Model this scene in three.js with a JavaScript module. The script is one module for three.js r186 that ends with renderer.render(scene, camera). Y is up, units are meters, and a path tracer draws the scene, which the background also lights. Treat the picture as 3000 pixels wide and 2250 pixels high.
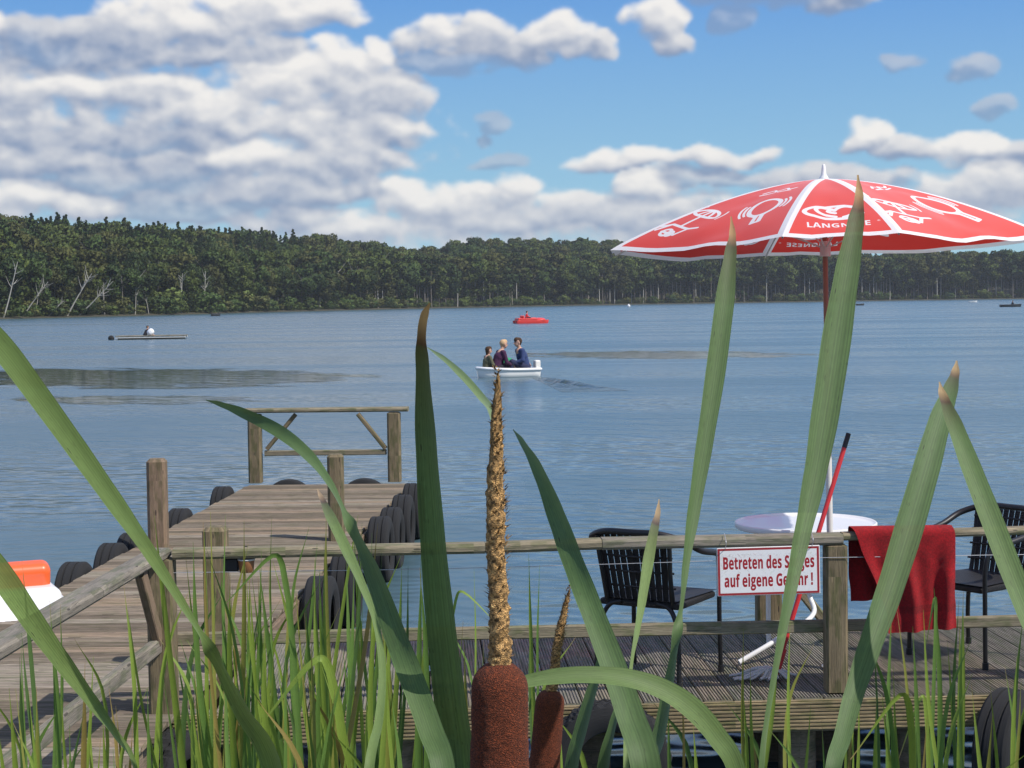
import * as THREE from 'three';
import { mergeGeometries, toCreasedNormals } from 'three/addons/utils/BufferGeometryUtils.js';
import { RoundedBoxGeometry } from 'three/addons/geometries/RoundedBoxGeometry.js';
import { MarchingCubes } from 'three/addons/objects/MarchingCubes.js';

// ------------------------------------------------------------------ camera, sky, sun, exposure
const V = (x, y, z) => new THREE.Vector3(x, y, z);
const scene = new THREE.Scene();
const F = 5000, EYE = 2.41, HOR0 = 903, HOR1 = -0.0135;          // focal length and horizon line in photo pixels
const camera = new THREE.PerspectiveCamera(2 * Math.atan(1125 / F) * 180 / Math.PI, 4 / 3, 0.05, 6000);
camera.position.set(0, EYE, 0);
camera.rotation.order = 'YXZ';
camera.rotation.set(-Math.atan((1125 - (HOR0 + 1500 * HOR1)) / F), 0, Math.atan(HOR1));
camera.updateMatrixWorld(true);

const renderer = new THREE.WebGLRenderer({ antialias: true });
renderer.toneMapping = THREE.LinearToneMapping;
renderer.toneMappingExposure = 1.0;
renderer.shadowMap.enabled = true;

const SUN = V(0.60, 0.78, 0.36).normalize();
const sun = new THREE.DirectionalLight(new THREE.Color(1.0, 0.95, 0.87), 4.6);
sun.position.copy(SUN).multiplyScalar(60).add(V(0, 0, -10));
sun.target.position.set(0, 0, -10);
sun.shadow.camera.left = -30; sun.shadow.camera.right = 30; sun.shadow.camera.top = 30; sun.shadow.camera.bottom = -30; sun.shadow.camera.far = 200;
sun.shadow.mapSize.set(4096, 4096);
scene.add(sun, sun.target);

// ------------------------------------------------------------------ noise
function rng(seed) { let s = seed | 0; return () => { s = (s + 0x6d2b79f5) | 0; let t = Math.imul(s ^ (s >>> 15), 1 | s); t = (t + Math.imul(t ^ (t >>> 7), 61 | t)) ^ t; return ((t ^ (t >>> 14)) >>> 0) / 4294967296; }; }
const PERM = new Uint8Array(512); { const r = rng(11); const p = [...Array(256).keys()]; for (let i = 255; i > 0; i--) { const j = Math.floor(r() * (i + 1)); [p[i], p[j]] = [p[j], p[i]]; } for (let i = 0; i < 512; i++) PERM[i] = p[i & 255]; }
const GR = new Float32Array(256); { const r = rng(5); for (let i = 0; i < 256; i++) GR[i] = r() * 2 - 1; }
const sm = (t) => t * t * t * (t * (t * 6 - 15) + 10);
function n2(x, y) { const ix = Math.floor(x), iy = Math.floor(y), fx = sm(x - ix), fy = sm(y - iy); const a = ix & 255, b = iy & 255, c = (ix + 1) & 255, d = (iy + 1) & 255; const p0 = PERM[a], p1 = PERM[c]; const v00 = GR[PERM[p0 + b]], v10 = GR[PERM[p1 + b]], v01 = GR[PERM[p0 + d]], v11 = GR[PERM[p1 + d]]; const u = v00 + (v10 - v00) * fx, w = v01 + (v11 - v01) * fx; return u + (w - u) * fy; }
function fbm(x, y, o) { let s = 0, a = 0.5; for (let i = 0; i < o; i++) { s += a * n2(x, y); x = x * 2.03 + 17.1; y = y * 2.03 + 5.7; a *= 0.5; } return s; }
const clamp = (x, a = 0, b = 1) => Math.min(b, Math.max(a, x));
const lerp = (a, b, t) => a + (b - a) * t;
const sstep = (a, b, x) => { const t = clamp((x - a) / (b - a)); return t * t * (3 - 2 * t); };
const table = (xs, ys, x) => { if (x <= xs[0]) return ys[0]; for (let i = 1; i < xs.length; i++) if (x <= xs[i]) return lerp(ys[i - 1], ys[i], (x - xs[i - 1]) / (xs[i] - xs[i - 1])); return ys[ys.length - 1]; };
const GX = new Float32Array(256), GY = new Float32Array(256); { const r = rng(29); for (let i = 0; i < 256; i++) { const a = r() * 2 * Math.PI; GX[i] = Math.cos(a); GY[i] = Math.sin(a); } }
function p2(x, y) { const ix = Math.floor(x), iy = Math.floor(y), fx = x - ix, fy = y - iy, u = sm(fx), v = sm(fy), a = PERM[ix & 255], c = PERM[(ix + 1) & 255], b = iy & 255, d = (iy + 1) & 255; const h00 = PERM[a + b], h10 = PERM[c + b], h01 = PERM[a + d], h11 = PERM[c + d]; const q0 = GX[h00] * fx + GY[h00] * fy, q1 = GX[h10] * (fx - 1) + GY[h10] * fy, q2 = GX[h01] * fx + GY[h01] * (fy - 1), q3 = GX[h11] * (fx - 1) + GY[h11] * (fy - 1); const l = q0 + (q1 - q0) * u, m = q2 + (q3 - q2) * u; return (l + (m - l) * v) * 1.5; }
function pf(x, y, o) { let s = 0, a = 0.5; for (let i = 0; i < o; i++) { s += a * p2(x, y); const t = x * 1.62 - y * 1.22 + 17.1; y = x * 1.22 + y * 1.62 + 5.7; x = t; a *= 0.5; } return s; }
function billow(x, y, o) { let s = 0, a = 0.5; for (let i = 0; i < o; i++) { s += a * (0.5 - 2 * Math.abs(p2(x, y))); const t = x * 1.62 - y * 1.22 + 17.1; y = x * 1.22 + y * 1.62 + 5.7; x = t; a *= 0.54; } return s; }
const hex = (h) => new THREE.Color(h);

// ------------------------------------------------------------------ the sky: blue air with cumulus, cloud bodies given in 1/5000 rad (x round the horizon, y down from 884 = horizon)
// each body: x, y, half width, half height, weight of whiteness
const PUFFS = [
  [170, 150, 150, 75, .25], [330, 150, 240, 80, .4], [560, 95, 260, 80, .8], [640, 160, 300, 60, .45], [800, 50, 220, 80, .95], [1000, 40, 100, 60, 1],
  [20, 130, 70, 60, .8], [250, 275, 190, 50, 1.0], [60, 300, 160, 80, .6], [480, 290, 230, 60, .65], [650, 330, 260, 75, .9], [880, 255, 240, 95, .95], [1010, 215, 140, 80, .9], [1130, 170, 70, 50, 1],
  [1080, 290, 200, 100, .6], [1150, 400, 130, 60, .6], [960, 390, 240, 80, .75], [150, 400, 320, 80, .45], [480, 420, 330, 55, .3], [720, 455, 230, 48, 1.05], [1020, 480, 180, 80, .6],
  [120, 480, 300, 60, .5], [420, 530, 420, 60, .25], [850, 560, 330, 60, .4], [95, 575, 150, 65, 1.05], [290, 605, 140, 45, .9], [600, 610, 380, 60, .2], [880, 640, 200, 50, .55],
  [1290, 130, 110, 60, .7], [1420, 150, 110, 72, .55], [1350, 195, 180, 36, .15], [1640, 125, 120, 62, .75], [1740, 160, 75, 50, .5], [1560, 165, 110, 50, .35],
  [1930, 85, 78, 72, .8], [1960, 150, 70, 50, .5], [2150, 100, 62, 40, .05], [2270, 15, 260, 60, .15], [2450, 30, 130, 62, .4], [1380, -8, 90, 22, .1],
  [1225, 580, 110, 65, 1.0], [1330, 610, 160, 60, .8], [1530, 560, 80, 48, .9], [1480, 640, 320, 70, .6], [1060, 670, 150, 60, .8],
  [1910, 560, 90, 46, .95], [1860, 485, 170, 36, .7], [2080, 478, 200, 26, .6], [2080, 540, 230, 36, .25], [1750, 640, 420, 60, .5],
  [2520, 435, 75, 48, .85], [2640, 470, 90, 36, .5], [2800, 480, 110, 42, .9], [2860, 470, 48, 42, .9], [2950, 500, 120, 40, .4], [2900, 580, 240, 70, .7], [2500, 640, 400, 70, .55], [2400, 560, 260, 50, .35],
  [1450, 370, 60, 22, .05], [1490, 480, 80, 22, .08], [1430, 410, 40, 16, .15], [2640, 230, 60, 26, .12], [2820, 255, 70, 30, .15], [2890, 365, 50, 22, .12],
  [3350, 150, 240, 90, .8], [3550, 120, 200, 80, .9], [3450, 350, 260, 80, .6], [3250, 420, 200, 60, .8], [3700, 480, 260, 60, .7], [3350, 590, 300, 70, .8], [3720, 300, 160, 70, .8],
];
const VEILS = [[520, 440, 860, 290, 0.95, .5], [100, 250, 500, 200, .8, .45], [1650, 660, 1500, 110, .75, .62], [3400, 560, 500, 160, .8, .6]];
const PERIOD = 3927.0;                                            // the same run of clouds goes round the horizon, its edges broken up differently each time
function makeSky() {
  const W = 4096, H = 2048, data = new Float32Array(W * H * 4);
  const cells = []; for (let i = 0; i < 64; i++) cells.push([]);
  for (const p of PUFFS) for (let k = -1; k <= 1; k++) { const x = p[0] + k * PERIOD, a = Math.floor((x - p[2] * 1.7) / (PERIOD / 64)), b = Math.floor((x + p[2] * 1.7) / (PERIOD / 64)); for (let c = Math.max(0, a); c <= Math.min(63, b); c++) cells[c].push([x, p[1], p[2], p[3], p[4]]); }
  const out = [0, 0];
  const low = (X, Y, oct) => {                                    // density and whiteness of the low clouds
    let xw = X + 90 * pf(X / 170, Y / 110, 2) , yw = Y + 50 * pf(X / 150 + 40, Y / 90 + 9, 2);
    const rough = billow(X / 150, Y / 95, oct);
    let xm = xw % PERIOD; if (xm < 0) xm += PERIOD;
    let d = 0, wsum = 0, ww = 0;
    for (const [px, py, rx, ry, w] of cells[Math.min(63, Math.floor(xm / (PERIOD / 64)))]) {
      const ex = (xm - px) / rx, ey = (yw - py) / (ry * (yw > py ? 0.8 : 1.1)), q = 1.25 - (ex * ex + ey * ey);
      if (q > 0) { const g = q * q; d = Math.max(d, Math.sqrt(q)) ; const k = g * g; const up = clamp(0.62 - 0.55 * ey); wsum += k * (w * (0.35 + 0.75 * up)); ww += k; }
    }
    for (const [vx, vy, rx, ry, dv, wv] of VEILS) { const ex = (xm - vx) / rx, ey = (yw - vy) / ry, q = dv * (1 - ex * ex - ey * ey); if (q > 0) { d = Math.max(d, q); wsum += 0.10 * q * wv; ww += 0.10 * q; } }
    out[0] = d > 0 ? d + rough * 0.62 - 0.30 : -1; out[1] = ww > 0 ? wsum / ww : 0;
  };
  for (let row = 0; row < H; row++) {
    const el = ((row + 0.5) / H - 0.5) * Math.PI, e = Math.max(0, el), sy = Math.sin(el), cy = Math.cos(el);
    const k = clamp(e / 0.22), z = clamp((e - 0.15) / 1.0);
    let R = lerp(lerp(0.42, 0.085, Math.pow(k, 0.9)), 0.06, z), G = lerp(lerp(0.68, 0.275, k), 0.19, z), B = lerp(lerp(0.76, 0.73, k), 0.54, z);
    for (let col = 0; col < W; col++) {
      const i = (row * W + col) * 4;
      if (el < -0.02) { data[i] = 0.12; data[i + 1] = 0.13; data[i + 2] = 0.12; data[i + 3] = 1; continue; }
      const az = ((col + 0.5) / W - 0.5) * 2 * Math.PI;           // atan2(z, x); the camera looks along -z, az = -pi/2
      let X = 1500 + (az + Math.PI / 2) * 5000; const Y = 884 - el * 5000;
      let a = 0, w = 0;
      if (e < 0.30) {
        const fade = 1 - sstep(0.17, 0.28, e);
        low(X, Y, 5);
        const d0 = out[0], w0 = out[1];
        if (d0 > -0.3 && fade > 0) {
          a = sstep(-0.2, 0.48, d0) * fade * 0.96 * lerp(0.6, 1, sstep(0.05, 0.3, w0));
          low(X + 20, Y - 28, 5);
          const shade = clamp((d0 - out[0]) * 0.62, -0.26, 0.36), fine = pf(X / 90 + 3, Y / 50, 4);
          w = clamp(w0 * 1.02 - 0.07 + shade + 0.22 * fine);
        }
      }
      if (e > 0.15) {                                             // the same cumulus overhead, seen on a layer
        const s = 1 / (sy + 0.02), px = cy * Math.cos(az) * s * 1.7, pz = cy * Math.sin(az) * s * 1.7;
        const fade = sstep(0.17, 0.27, e), d = pf(px * 1.3 + 7.3, pz * 1.3 - 2.1, e > 0.9 ? 4 : 5) * 1.7 + 0.06;
        const a2 = sstep(0.0, 0.32, d) * fade, w2 = clamp(0.95 - 1.1 * sstep(0.15, 0.75, d));
        w = a + a2 > 0 ? (w * a + w2 * a2) / (a + a2) : w; a = Math.max(a, a2);
      }
      const haze = 1 - sstep(0.0, 0.10, e);
      let cr = lerp(0.24, 0.93, w), cg = lerp(0.315, 0.90, w), cb = lerp(0.475, 0.86, w);
      cr = lerp(cr, 0.60, haze * 0.25); cg = lerp(cg, 0.66, haze * 0.25); cb = lerp(cb, 0.72, haze * 0.25);
      data[i] = lerp(R, cr, a); data[i + 1] = lerp(G, cg, a); data[i + 2] = lerp(B, cb, a); data[i + 3] = 1;
    }
  }
  const t = new THREE.DataTexture(data, W, H, THREE.RGBAFormat, THREE.FloatType);
  t.mapping = THREE.EquirectangularReflectionMapping; t.magFilter = THREE.LinearFilter; t.minFilter = THREE.LinearFilter; t.wrapS = THREE.RepeatWrapping; t.needsUpdate = true;
  return t;
}
scene.background = makeSky();
scene.environment = scene.background;

// ------------------------------------------------------------------ helpers
const DECK = 0.45;
const ray = (px, py) => V((px - 1500) / F, (1125 - py) / F, -1).applyQuaternion(camera.quaternion);
const onY = (px, py, y) => { const r = ray(px, py); return r.multiplyScalar((y - EYE) / r.y).add(camera.position); };
const at = (px, py, d) => { const r = ray(px, py); return r.multiplyScalar(-d / r.z).add(camera.position); };
const used = new Map();
function numbered(n) { const k = used.get(n) || 0; used.set(n, k + 1); return k ? n + '_' + String(k).padStart(3, '0') : n; }
function tag(o, label, category, group, kind) { o.userData = { label, category }; if (group) o.userData.group = group; if (kind) o.userData.kind = kind; return o; }
function thing(name, label, category, pos = V(0, 0, 0), group) { const g = new THREE.Group(); g.name = numbered(name); g.position.copy(pos); scene.add(g); return tag(g, label, category, group); }
function part(parent, name, geo, mat, pos) { const m = new THREE.Mesh(geo, mat); m.name = name; if (pos) m.position.copy(pos); parent.add(m); return m; }
function single(name, geo, mat, label, category, group) { const m = new THREE.Mesh(geo, mat); m.name = numbered(name); scene.add(m); return tag(m, label, category, group); }
function structure(name, geo, mat, label) { const m = new THREE.Mesh(geo, mat); m.name = name; scene.add(m); m.userData = { kind: 'structure', label }; return m; }
function copy(o, label) { const c = o.clone(); c.name = numbered(o.name); scene.add(c); if (label) c.userData = { ...c.userData, label }; return c; }
function tex(w, h, f, srgb = true) { const d = new Uint8Array(w * h * 4); for (let y = 0; y < h; y++) for (let x = 0; x < w; x++) { const c = f(x, y), i = (y * w + x) * 4; d[i] = clamp(c[0], 0, 255); d[i + 1] = clamp(c[1], 0, 255); d[i + 2] = clamp(c[2], 0, 255); d[i + 3] = 255; } const t = new THREE.DataTexture(d, w, h); t.wrapS = t.wrapT = THREE.RepeatWrapping; t.magFilter = THREE.LinearFilter; if (srgb) t.colorSpace = THREE.SRGBColorSpace; t.needsUpdate = true; return t; }
const std = (o) => new THREE.MeshStandardMaterial(o);
const phys = (o) => new THREE.MeshPhysicalMaterial(o);

// a straight prism along +x from 0 to len with the given closed profile [y, z] (counter-clockwise seen from +x); uv in metres
function prism(profile, len, uo = 0, vo = 0) {
  const P = [], U = [], n = profile.length;
  let per = 0;
  for (let i = 0; i < n; i++) {
    const [y0, z0] = profile[i], [y1, z1] = profile[(i + 1) % n], l = Math.hypot(y1 - y0, z1 - z0);
    P.push(0, y0, z0, 0, y1, z1, len, y1, z1, 0, y0, z0, len, y1, z1, len, y0, z0);
    const a = vo + per, b = vo + per + l; per += l;
    U.push(uo, a, uo, b, uo + len, b, uo, a, uo + len, b, uo + len, a);
  }
  const tri = THREE.ShapeUtils.triangulateShape(profile.map(([y, z]) => new THREE.Vector2(y, z)), []);
  for (const [a, b, c] of tri) {
    for (const k of [a, c, b]) { P.push(0, ...profile[k]); U.push(profile[k][1], profile[k][0] * 0.2); }
    for (const k of [a, b, c]) { P.push(len, ...profile[k]); U.push(profile[k][1], profile[k][0] * 0.2); }
  }
  const g = new THREE.BufferGeometry();
  g.setAttribute('position', new THREE.Float32BufferAttribute(P, 3)); g.setAttribute('uv', new THREE.Float32BufferAttribute(U, 2)); g.computeVertexNormals();
  // make sure it faces out
  const q = profile, area = q.reduce((s, [y, z], i) => { const [y1, z1] = q[(i + 1) % n]; return s + y * z1 - y1 * z; }, 0);
  if (area < 0) { const p = g.attributes.position.array, u = g.attributes.uv.array; for (let i = 0; i < p.length; i += 9) for (let k = 0; k < 3; k++) { const t = p[i + 3 + k]; p[i + 3 + k] = p[i + 6 + k]; p[i + 6 + k] = t; } for (let i = 0; i < u.length; i += 6) for (let k = 0; k < 2; k++) { const t = u[i + 2 + k]; u[i + 2 + k] = u[i + 4 + k]; u[i + 4 + k] = t; } g.computeVertexNormals(); }
  return g;
}
const chamfer = (h, w, c) => [[-h / 2 + c, w / 2], [h / 2 - c, w / 2], [h / 2, w / 2 - c], [h / 2, -w / 2 + c], [h / 2 - c, -w / 2], [-h / 2 + c, -w / 2], [-h / 2, -w / 2 + c], [-h / 2, w / 2 - c]];
function grooved(h, w, n) {                                       // decking board: grooves along the upper face
  const p = [[-h / 2, w / 2], [h / 2 - 0.004, w / 2]], s = w / n;
  for (let i = 0; i < n; i++) { const z = w / 2 - i * s; p.push([h / 2, z - s * 0.22], [h / 2, z - s * 0.62], [h / 2 - 0.006, z - s * 0.72]); if (i < n - 1) p.push([h / 2 - 0.006, z - s * 1.05]); }
  p.push([h / 2 - 0.004, -w / 2], [-h / 2, -w / 2]);
  return p;
}
function orient(o, a, b, up = V(0, 1, 0)) { const x = b.clone().sub(a).normalize(), z = x.clone().cross(up).normalize(), y = z.clone().cross(x); o.matrixAutoUpdate = true; o.quaternion.setFromRotationMatrix(new THREE.Matrix4().makeBasis(x, y, z)); o.position.copy(a); return o; }
function beam(parent, name, a, b, h, w, mat, up, c = 0.006, seed = 0) {  // a beam in world coordinates, parented to a thing that is only moved
  const m = part(parent, name, prism(chamfer(h, w, c), a.distanceTo(b), seed * 0.37, seed * 0.21), mat);
  orient(m, a, b, up); m.position.sub(parent.position); return m;
}
function postGeo(w, h, c, bevel, seed = 0) {                      // upright post with bevelled head, base at the origin
  const g = prism(chamfer(w, w, c), h, seed * 0.31, seed * 0.17), p = g.attributes.position.array;
  const head = prism(chamfer(w, w, c), bevel, 0.1, seed * 0.17), q = head.attributes.position.array;
  for (let i = 0; i < q.length; i += 3) { if (q[i] > 1e-6) { q[i + 1] *= 0.72; q[i + 2] *= 0.72; } q[i] += h; }
  head.computeVertexNormals();
  const m = mergeGeometries([g, head]); m.rotateZ(Math.PI / 2); return m;
}
function tube(points, r, seg = 24, rad = 8, closed = false) { return new THREE.TubeGeometry(new THREE.CatmullRomCurve3(points, closed, 'centripetal'), seg, r, rad, closed); }
function blob(geo, amp, freq, seed = 0) { const p = geo.attributes.position; for (let i = 0; i < p.count; i++) { const v = V(p.getX(i), p.getY(i), p.getZ(i)), l = v.length() || 1; v.multiplyScalar(1 + amp * (n2(v.x * freq + seed, v.y * freq + v.z * freq * 1.3) + 0.5 * n2(v.z * freq * 2 + seed, v.x * freq * 2))); p.setXYZ(i, v.x, v.y, v.z); } geo.computeVertexNormals(); return geo; }

// ------------------------------------------------------------------ materials
function woodTex(seed, c0, c1, dark, stain) {
  const r = rng(seed), knots = [...Array(5)].map(() => [r() * 512, r() * 512, 4 + r() * 8]);
  return tex(512, 512, (x, y) => {
    let yy = y; for (const [kx, ky, kr] of knots) { const dx = (x - kx) / 3.2, dy = y - ky, d = Math.hypot(dx, dy); yy += kr * 2 * Math.exp(-d * d / (kr * kr * 6)) * Math.sign(dy || 1); }
    const per = (s) => s;
    const g = 0.5 + 0.5 * n2(x / 90 + seed, yy / 3.2), f = 0.5 + 0.5 * n2(x / 22, yy / 1.4 + seed), l = 0.5 + 0.9 * fbm(x / 120 + seed * 3, y / 60, 3), sp = fbm(x / 9 + seed, y / 5, 2);
    let t = clamp(0.45 * g + 0.3 * f + 0.35 * l - 0.05); const cr = n2(x / 60 + 9, yy / 1.9 + 31) > 0.78 ? dark : 1, st = stain * clamp(fbm(x / 50 + 80, y / 40 + seed, 3) * 2 + 0.2);
    let q = 1; for (const [kx, ky, kr] of knots) { const d = Math.hypot((x - kx) / 1.6, y - ky); if (d < kr * 0.8) q = 0.6; }
    return [0, 1, 2].map((k) => (lerp(c0[k], c1[k], t) * cr * q + 10 * sp) * (1 - st * [0.28, 0.2, 0.34][k]));
  });
}
const bumpTex = tex(512, 512, (x, y) => { const v = 128 + 70 * n2(x / 70, y / 2.2) + 50 * n2(x / 18, y / 1.3 + 9) + (n2(x / 60 + 9, y / 1.9 + 31) > 0.7 ? -90 : 0); return [v, v, v]; }, false);
bumpTex.repeat.set(1.1, 2.6);
const wood = (t, tint = 0xffffff) => std({ map: t, color: tint, roughness: 0.86, bumpMap: bumpTex, bumpScale: 0.0022 });
const wt1 = woodTex(3, [122, 111, 99], [180, 166, 149], 0.55, 0.55), wt2 = woodTex(8, [110, 103, 89], [176, 166, 143], 0.5, 0.8), wt3 = woodTex(14, [112, 108, 102], [176, 170, 160], 0.5, 0.6);
for (const t of [wt1, wt2, wt3]) t.repeat.set(1.1, 2.6);
const M = {
  jetty: [0xffffff, 0xece6e0, 0xdcd8d2, 0xfff2e6, 0xc8c2ba].map((c) => wood(wt1, c)),
  deck: [0xf4f0e8, 0xe2ded6, 0xd4cfc4, 0xf2e6d6].map((c) => wood(wt3, c)),
  rail: wood(wt2, 0xf0ece2), railOld: wood(wt3, 0xe8e2d8), post: wood(wt2, 0xd8ccb8), postBrown: wood(wt1, 0xd8c8b8), fascia: wood(wt2, 0xfff0d4), beam: wood(wt1, 0xe4dcd2),
  rubber: std({ color: new THREE.Color(0.018, 0.018, 0.019), roughness: 0.95, bumpMap: bumpTex, bumpScale: 0.002 }),
  blackPlastic: std({ color: new THREE.Color(0.014, 0.014, 0.017), roughness: 0.45 }),
  blackTube: std({ color: new THREE.Color(0.018, 0.018, 0.02), roughness: 0.35, metalness: 0.3 }),
  white: phys({ color: new THREE.Color(0.8, 0.8, 0.8), roughness: 0.35, clearcoat: 0.2 }),
  offwhite: std({ color: new THREE.Color(0.72, 0.7, 0.66), roughness: 0.5 }),
  red: std({ color: new THREE.Color(0.55, 0.03, 0.035), roughness: 0.4 }),
  orange: phys({ color: new THREE.Color(0.86, 0.13, 0.03), roughness: 0.35, clearcoat: 0.3 }),
  redPaint: phys({ color: new THREE.Color(0.72, 0.05, 0.04), roughness: 0.35, clearcoat: 0.3 }),
  wire: std({ color: new THREE.Color(0.5, 0.5, 0.52), roughness: 0.4, metalness: 0.6 }),
  skin: std({ color: new THREE.Color(0.55, 0.32, 0.23), roughness: 0.6 }),
};

// ------------------------------------------------------------------ water
{
  const S = 1024, L = 9.0, r = rng(77), waves = [];                // one 9 m tile of wind ripples that repeats without a seam
  for (let i = 0; i < 60; i++) { const k = Math.round(5 + Math.pow(r(), 1.3) * 50), a = (r() - 0.5) * 1.9 + 1.35, kx = Math.round(k * Math.cos(a)), ky = Math.round(k * Math.sin(a)); const kk = Math.hypot(kx, ky) || 1; waves.push([kx, ky, r() * 6.28, 1 / Math.pow(kk, 0.95)]); }
  const sx = new Float32Array(S * S), sy = new Float32Array(S * S);
  const rows = waves.map(([kx, ky, ph]) => { const cx = new Float32Array(S), s_ = new Float32Array(S); for (let i = 0; i < S; i++) { cx[i] = Math.cos(2 * Math.PI * kx * i / S + ph); s_[i] = Math.sin(2 * Math.PI * kx * i / S + ph); } return [cx, s_]; });
  for (let y = 0; y < S; y++) waves.forEach(([kx, ky, ph, am], w) => { const c = Math.cos(2 * Math.PI * ky * y / S), s = Math.sin(2 * Math.PI * ky * y / S), [cx, s_] = rows[w], o = y * S; for (let x = 0; x < S; x++) { const q = -(s_[x] * c + cx[x] * s) * am; sx[o + x] += q * kx; sy[o + x] += q * ky; } });
  let e = 0; for (let i = 0; i < S * S; i++) e += sx[i] * sx[i] + sy[i] * sy[i]; e = Math.sqrt(e / (S * S));
  const nt = tex(S, S, (x, y) => { const k = 0.075 / e, a = sx[y * S + x] * k, b = sy[y * S + x] * k, n = 1 / Math.hypot(a, b, 1); return [127.5 - a * n * 127.5, 127.5 - b * n * 127.5, 127.5 + n * 127.5]; }, false);
  nt.repeat.set(1 / L, 1 / L);
  const rt = tex(512, 512, (x, y) => { const v = fbm(x / 90 + 3, y / 14, 4), t = sstep(-0.35, 0.4, v); const g = lerp(44, 84, t); return [g, g, g]; }, false);  // wind ruffles the water in long patches
  rt.channel = 1;
  const g = new THREE.BufferGeometry();
  g.setAttribute('position', new THREE.Float32BufferAttribute([-1400, 0, 30, 1400, 0, 30, 1400, 0, -1700, -1400, 0, -1700], 3));
  g.setAttribute('normal', new THREE.Float32BufferAttribute([0, 1, 0, 0, 1, 0, 0, 1, 0, 0, 1, 0], 3));
  g.setAttribute('uv', new THREE.Float32BufferAttribute([-1400, -30, 1400, -30, 1400, 1700, -1400, 1700], 2));
  g.setAttribute('uv1', new THREE.Float32BufferAttribute([-7, -0.15, 7, -0.15, 7, 8.5, -7, 8.5], 2));
  g.setIndex([0, 1, 2, 0, 2, 3]);
  structure('lake_water', g, phys({ color: new THREE.Color(0.07, 0.125, 0.152), roughness: 0.9, roughnessMap: rt, normalMap: nt, normalScale: new THREE.Vector2(1, 1), ior: 1.33 }), 'rippled blue grey lake water');
  // slicks: stretches the wind leaves alone, so that they mirror the wood
  const calm = phys({ color: new THREE.Color(0.045, 0.065, 0.06), roughness: 0.06, normalMap: nt, normalScale: new THREE.Vector2(0.1, 0.1), ior: 1.33 });
  [[-400, 1150, 1110, 34, 1], [1480, 2420, 1040, 13, 4], [0, 800, 1172, 16, 7]].forEach(([x0, x1, y, h, sd], k) => {
    const c = new THREE.BufferGeometry(), q = [onY(x0, y + h, 0), onY(x1, y + h, 0), onY(x1, y - h, 0), onY(x0, y - h, 0)], al = tex(512, 128, (px, py) => { const t = px / 511, v = py / 127 * 2 - 1, e = 1 - Math.pow(2 * t - 1, 2) - v * v, n = pf(t * 9 + sd, v * 3.2 + sd, 4) * 1.5, a = 255 * sstep(0.1, 0.75, e * 1.15 + n * 0.9 * (1 - 0.3 * e)) * sstep(0, 0.2, e); return [a, a, a]; }, false);
    al.channel = 1; al.wrapS = al.wrapT = THREE.ClampToEdgeWrapping; const m = calm.clone(); m.alphaMap = al; m.transparent = true;
    c.setAttribute('position', new THREE.Float32BufferAttribute(q.flatMap((p) => [p.x, 0.004, p.z]), 3)); c.setAttribute('uv', new THREE.Float32BufferAttribute(q.flatMap((p) => [p.x, -p.z]), 2)); c.setAttribute('uv1', new THREE.Float32BufferAttribute([0, 0, 1, 0, 1, 1, 0, 1], 2)); c.setAttribute('normal', new THREE.Float32BufferAttribute([0, 1, 0, 0, 1, 0, 0, 1, 0, 0, 1, 0], 3)); c.setIndex([0, 1, 2, 0, 2, 3]);
    structure(numbered('calm_water'), c, m, 'smooth slick on the lake mirroring the wood');
  });
  // low ridges of the dinghy's wake
  const W0 = onY(1580, 1106, 0), W1 = onY(1745, 1147, 0), wp = [], wi = [], nu = 70, nv = 14, dx = W1.clone().sub(W0), sd = V(-dx.z, 0, dx.x).normalize();
  for (let i = 0; i <= nu; i++) for (let j = 0; j <= nv; j++) { const t = i / nu, v = j / nv * 2 - 1, q = W0.clone().addScaledVector(dx, t).addScaledVector(sd, v * lerp(0.25, 0.9, t)), f = (1 - v * v) * Math.sin(Math.PI * Math.min(1, t * 1.02)); wp.push(q.x, 0.003 + f * 0.10 * (0.5 + 0.5 * Math.sin(v * 7 + t * 16 + 2 * n2(t * 9, v * 2))), q.z); }
  for (let i = 0; i < nu; i++) for (let j = 0; j < nv; j++) { const a = i * (nv + 1) + j, b = a + nv + 1; wi.push(a, b, a + 1, b, b + 1, a + 1); }
  const wg = new THREE.BufferGeometry(); wg.setAttribute('position', new THREE.Float32BufferAttribute(wp, 3)); wg.setAttribute('uv', new THREE.Float32BufferAttribute(wp.filter((_, i) => i % 3 !== 1), 2)); wg.setIndex(wi); wg.computeVertexNormals();
  structure('wake_water', wg, phys({ color: new THREE.Color(0.05, 0.078, 0.085), roughness: 0.2, normalMap: nt, normalScale: new THREE.Vector2(2.6, 2.6), ior: 1.33, side: THREE.DoubleSide }), 'low ripples behind the white dinghy');
}

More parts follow.
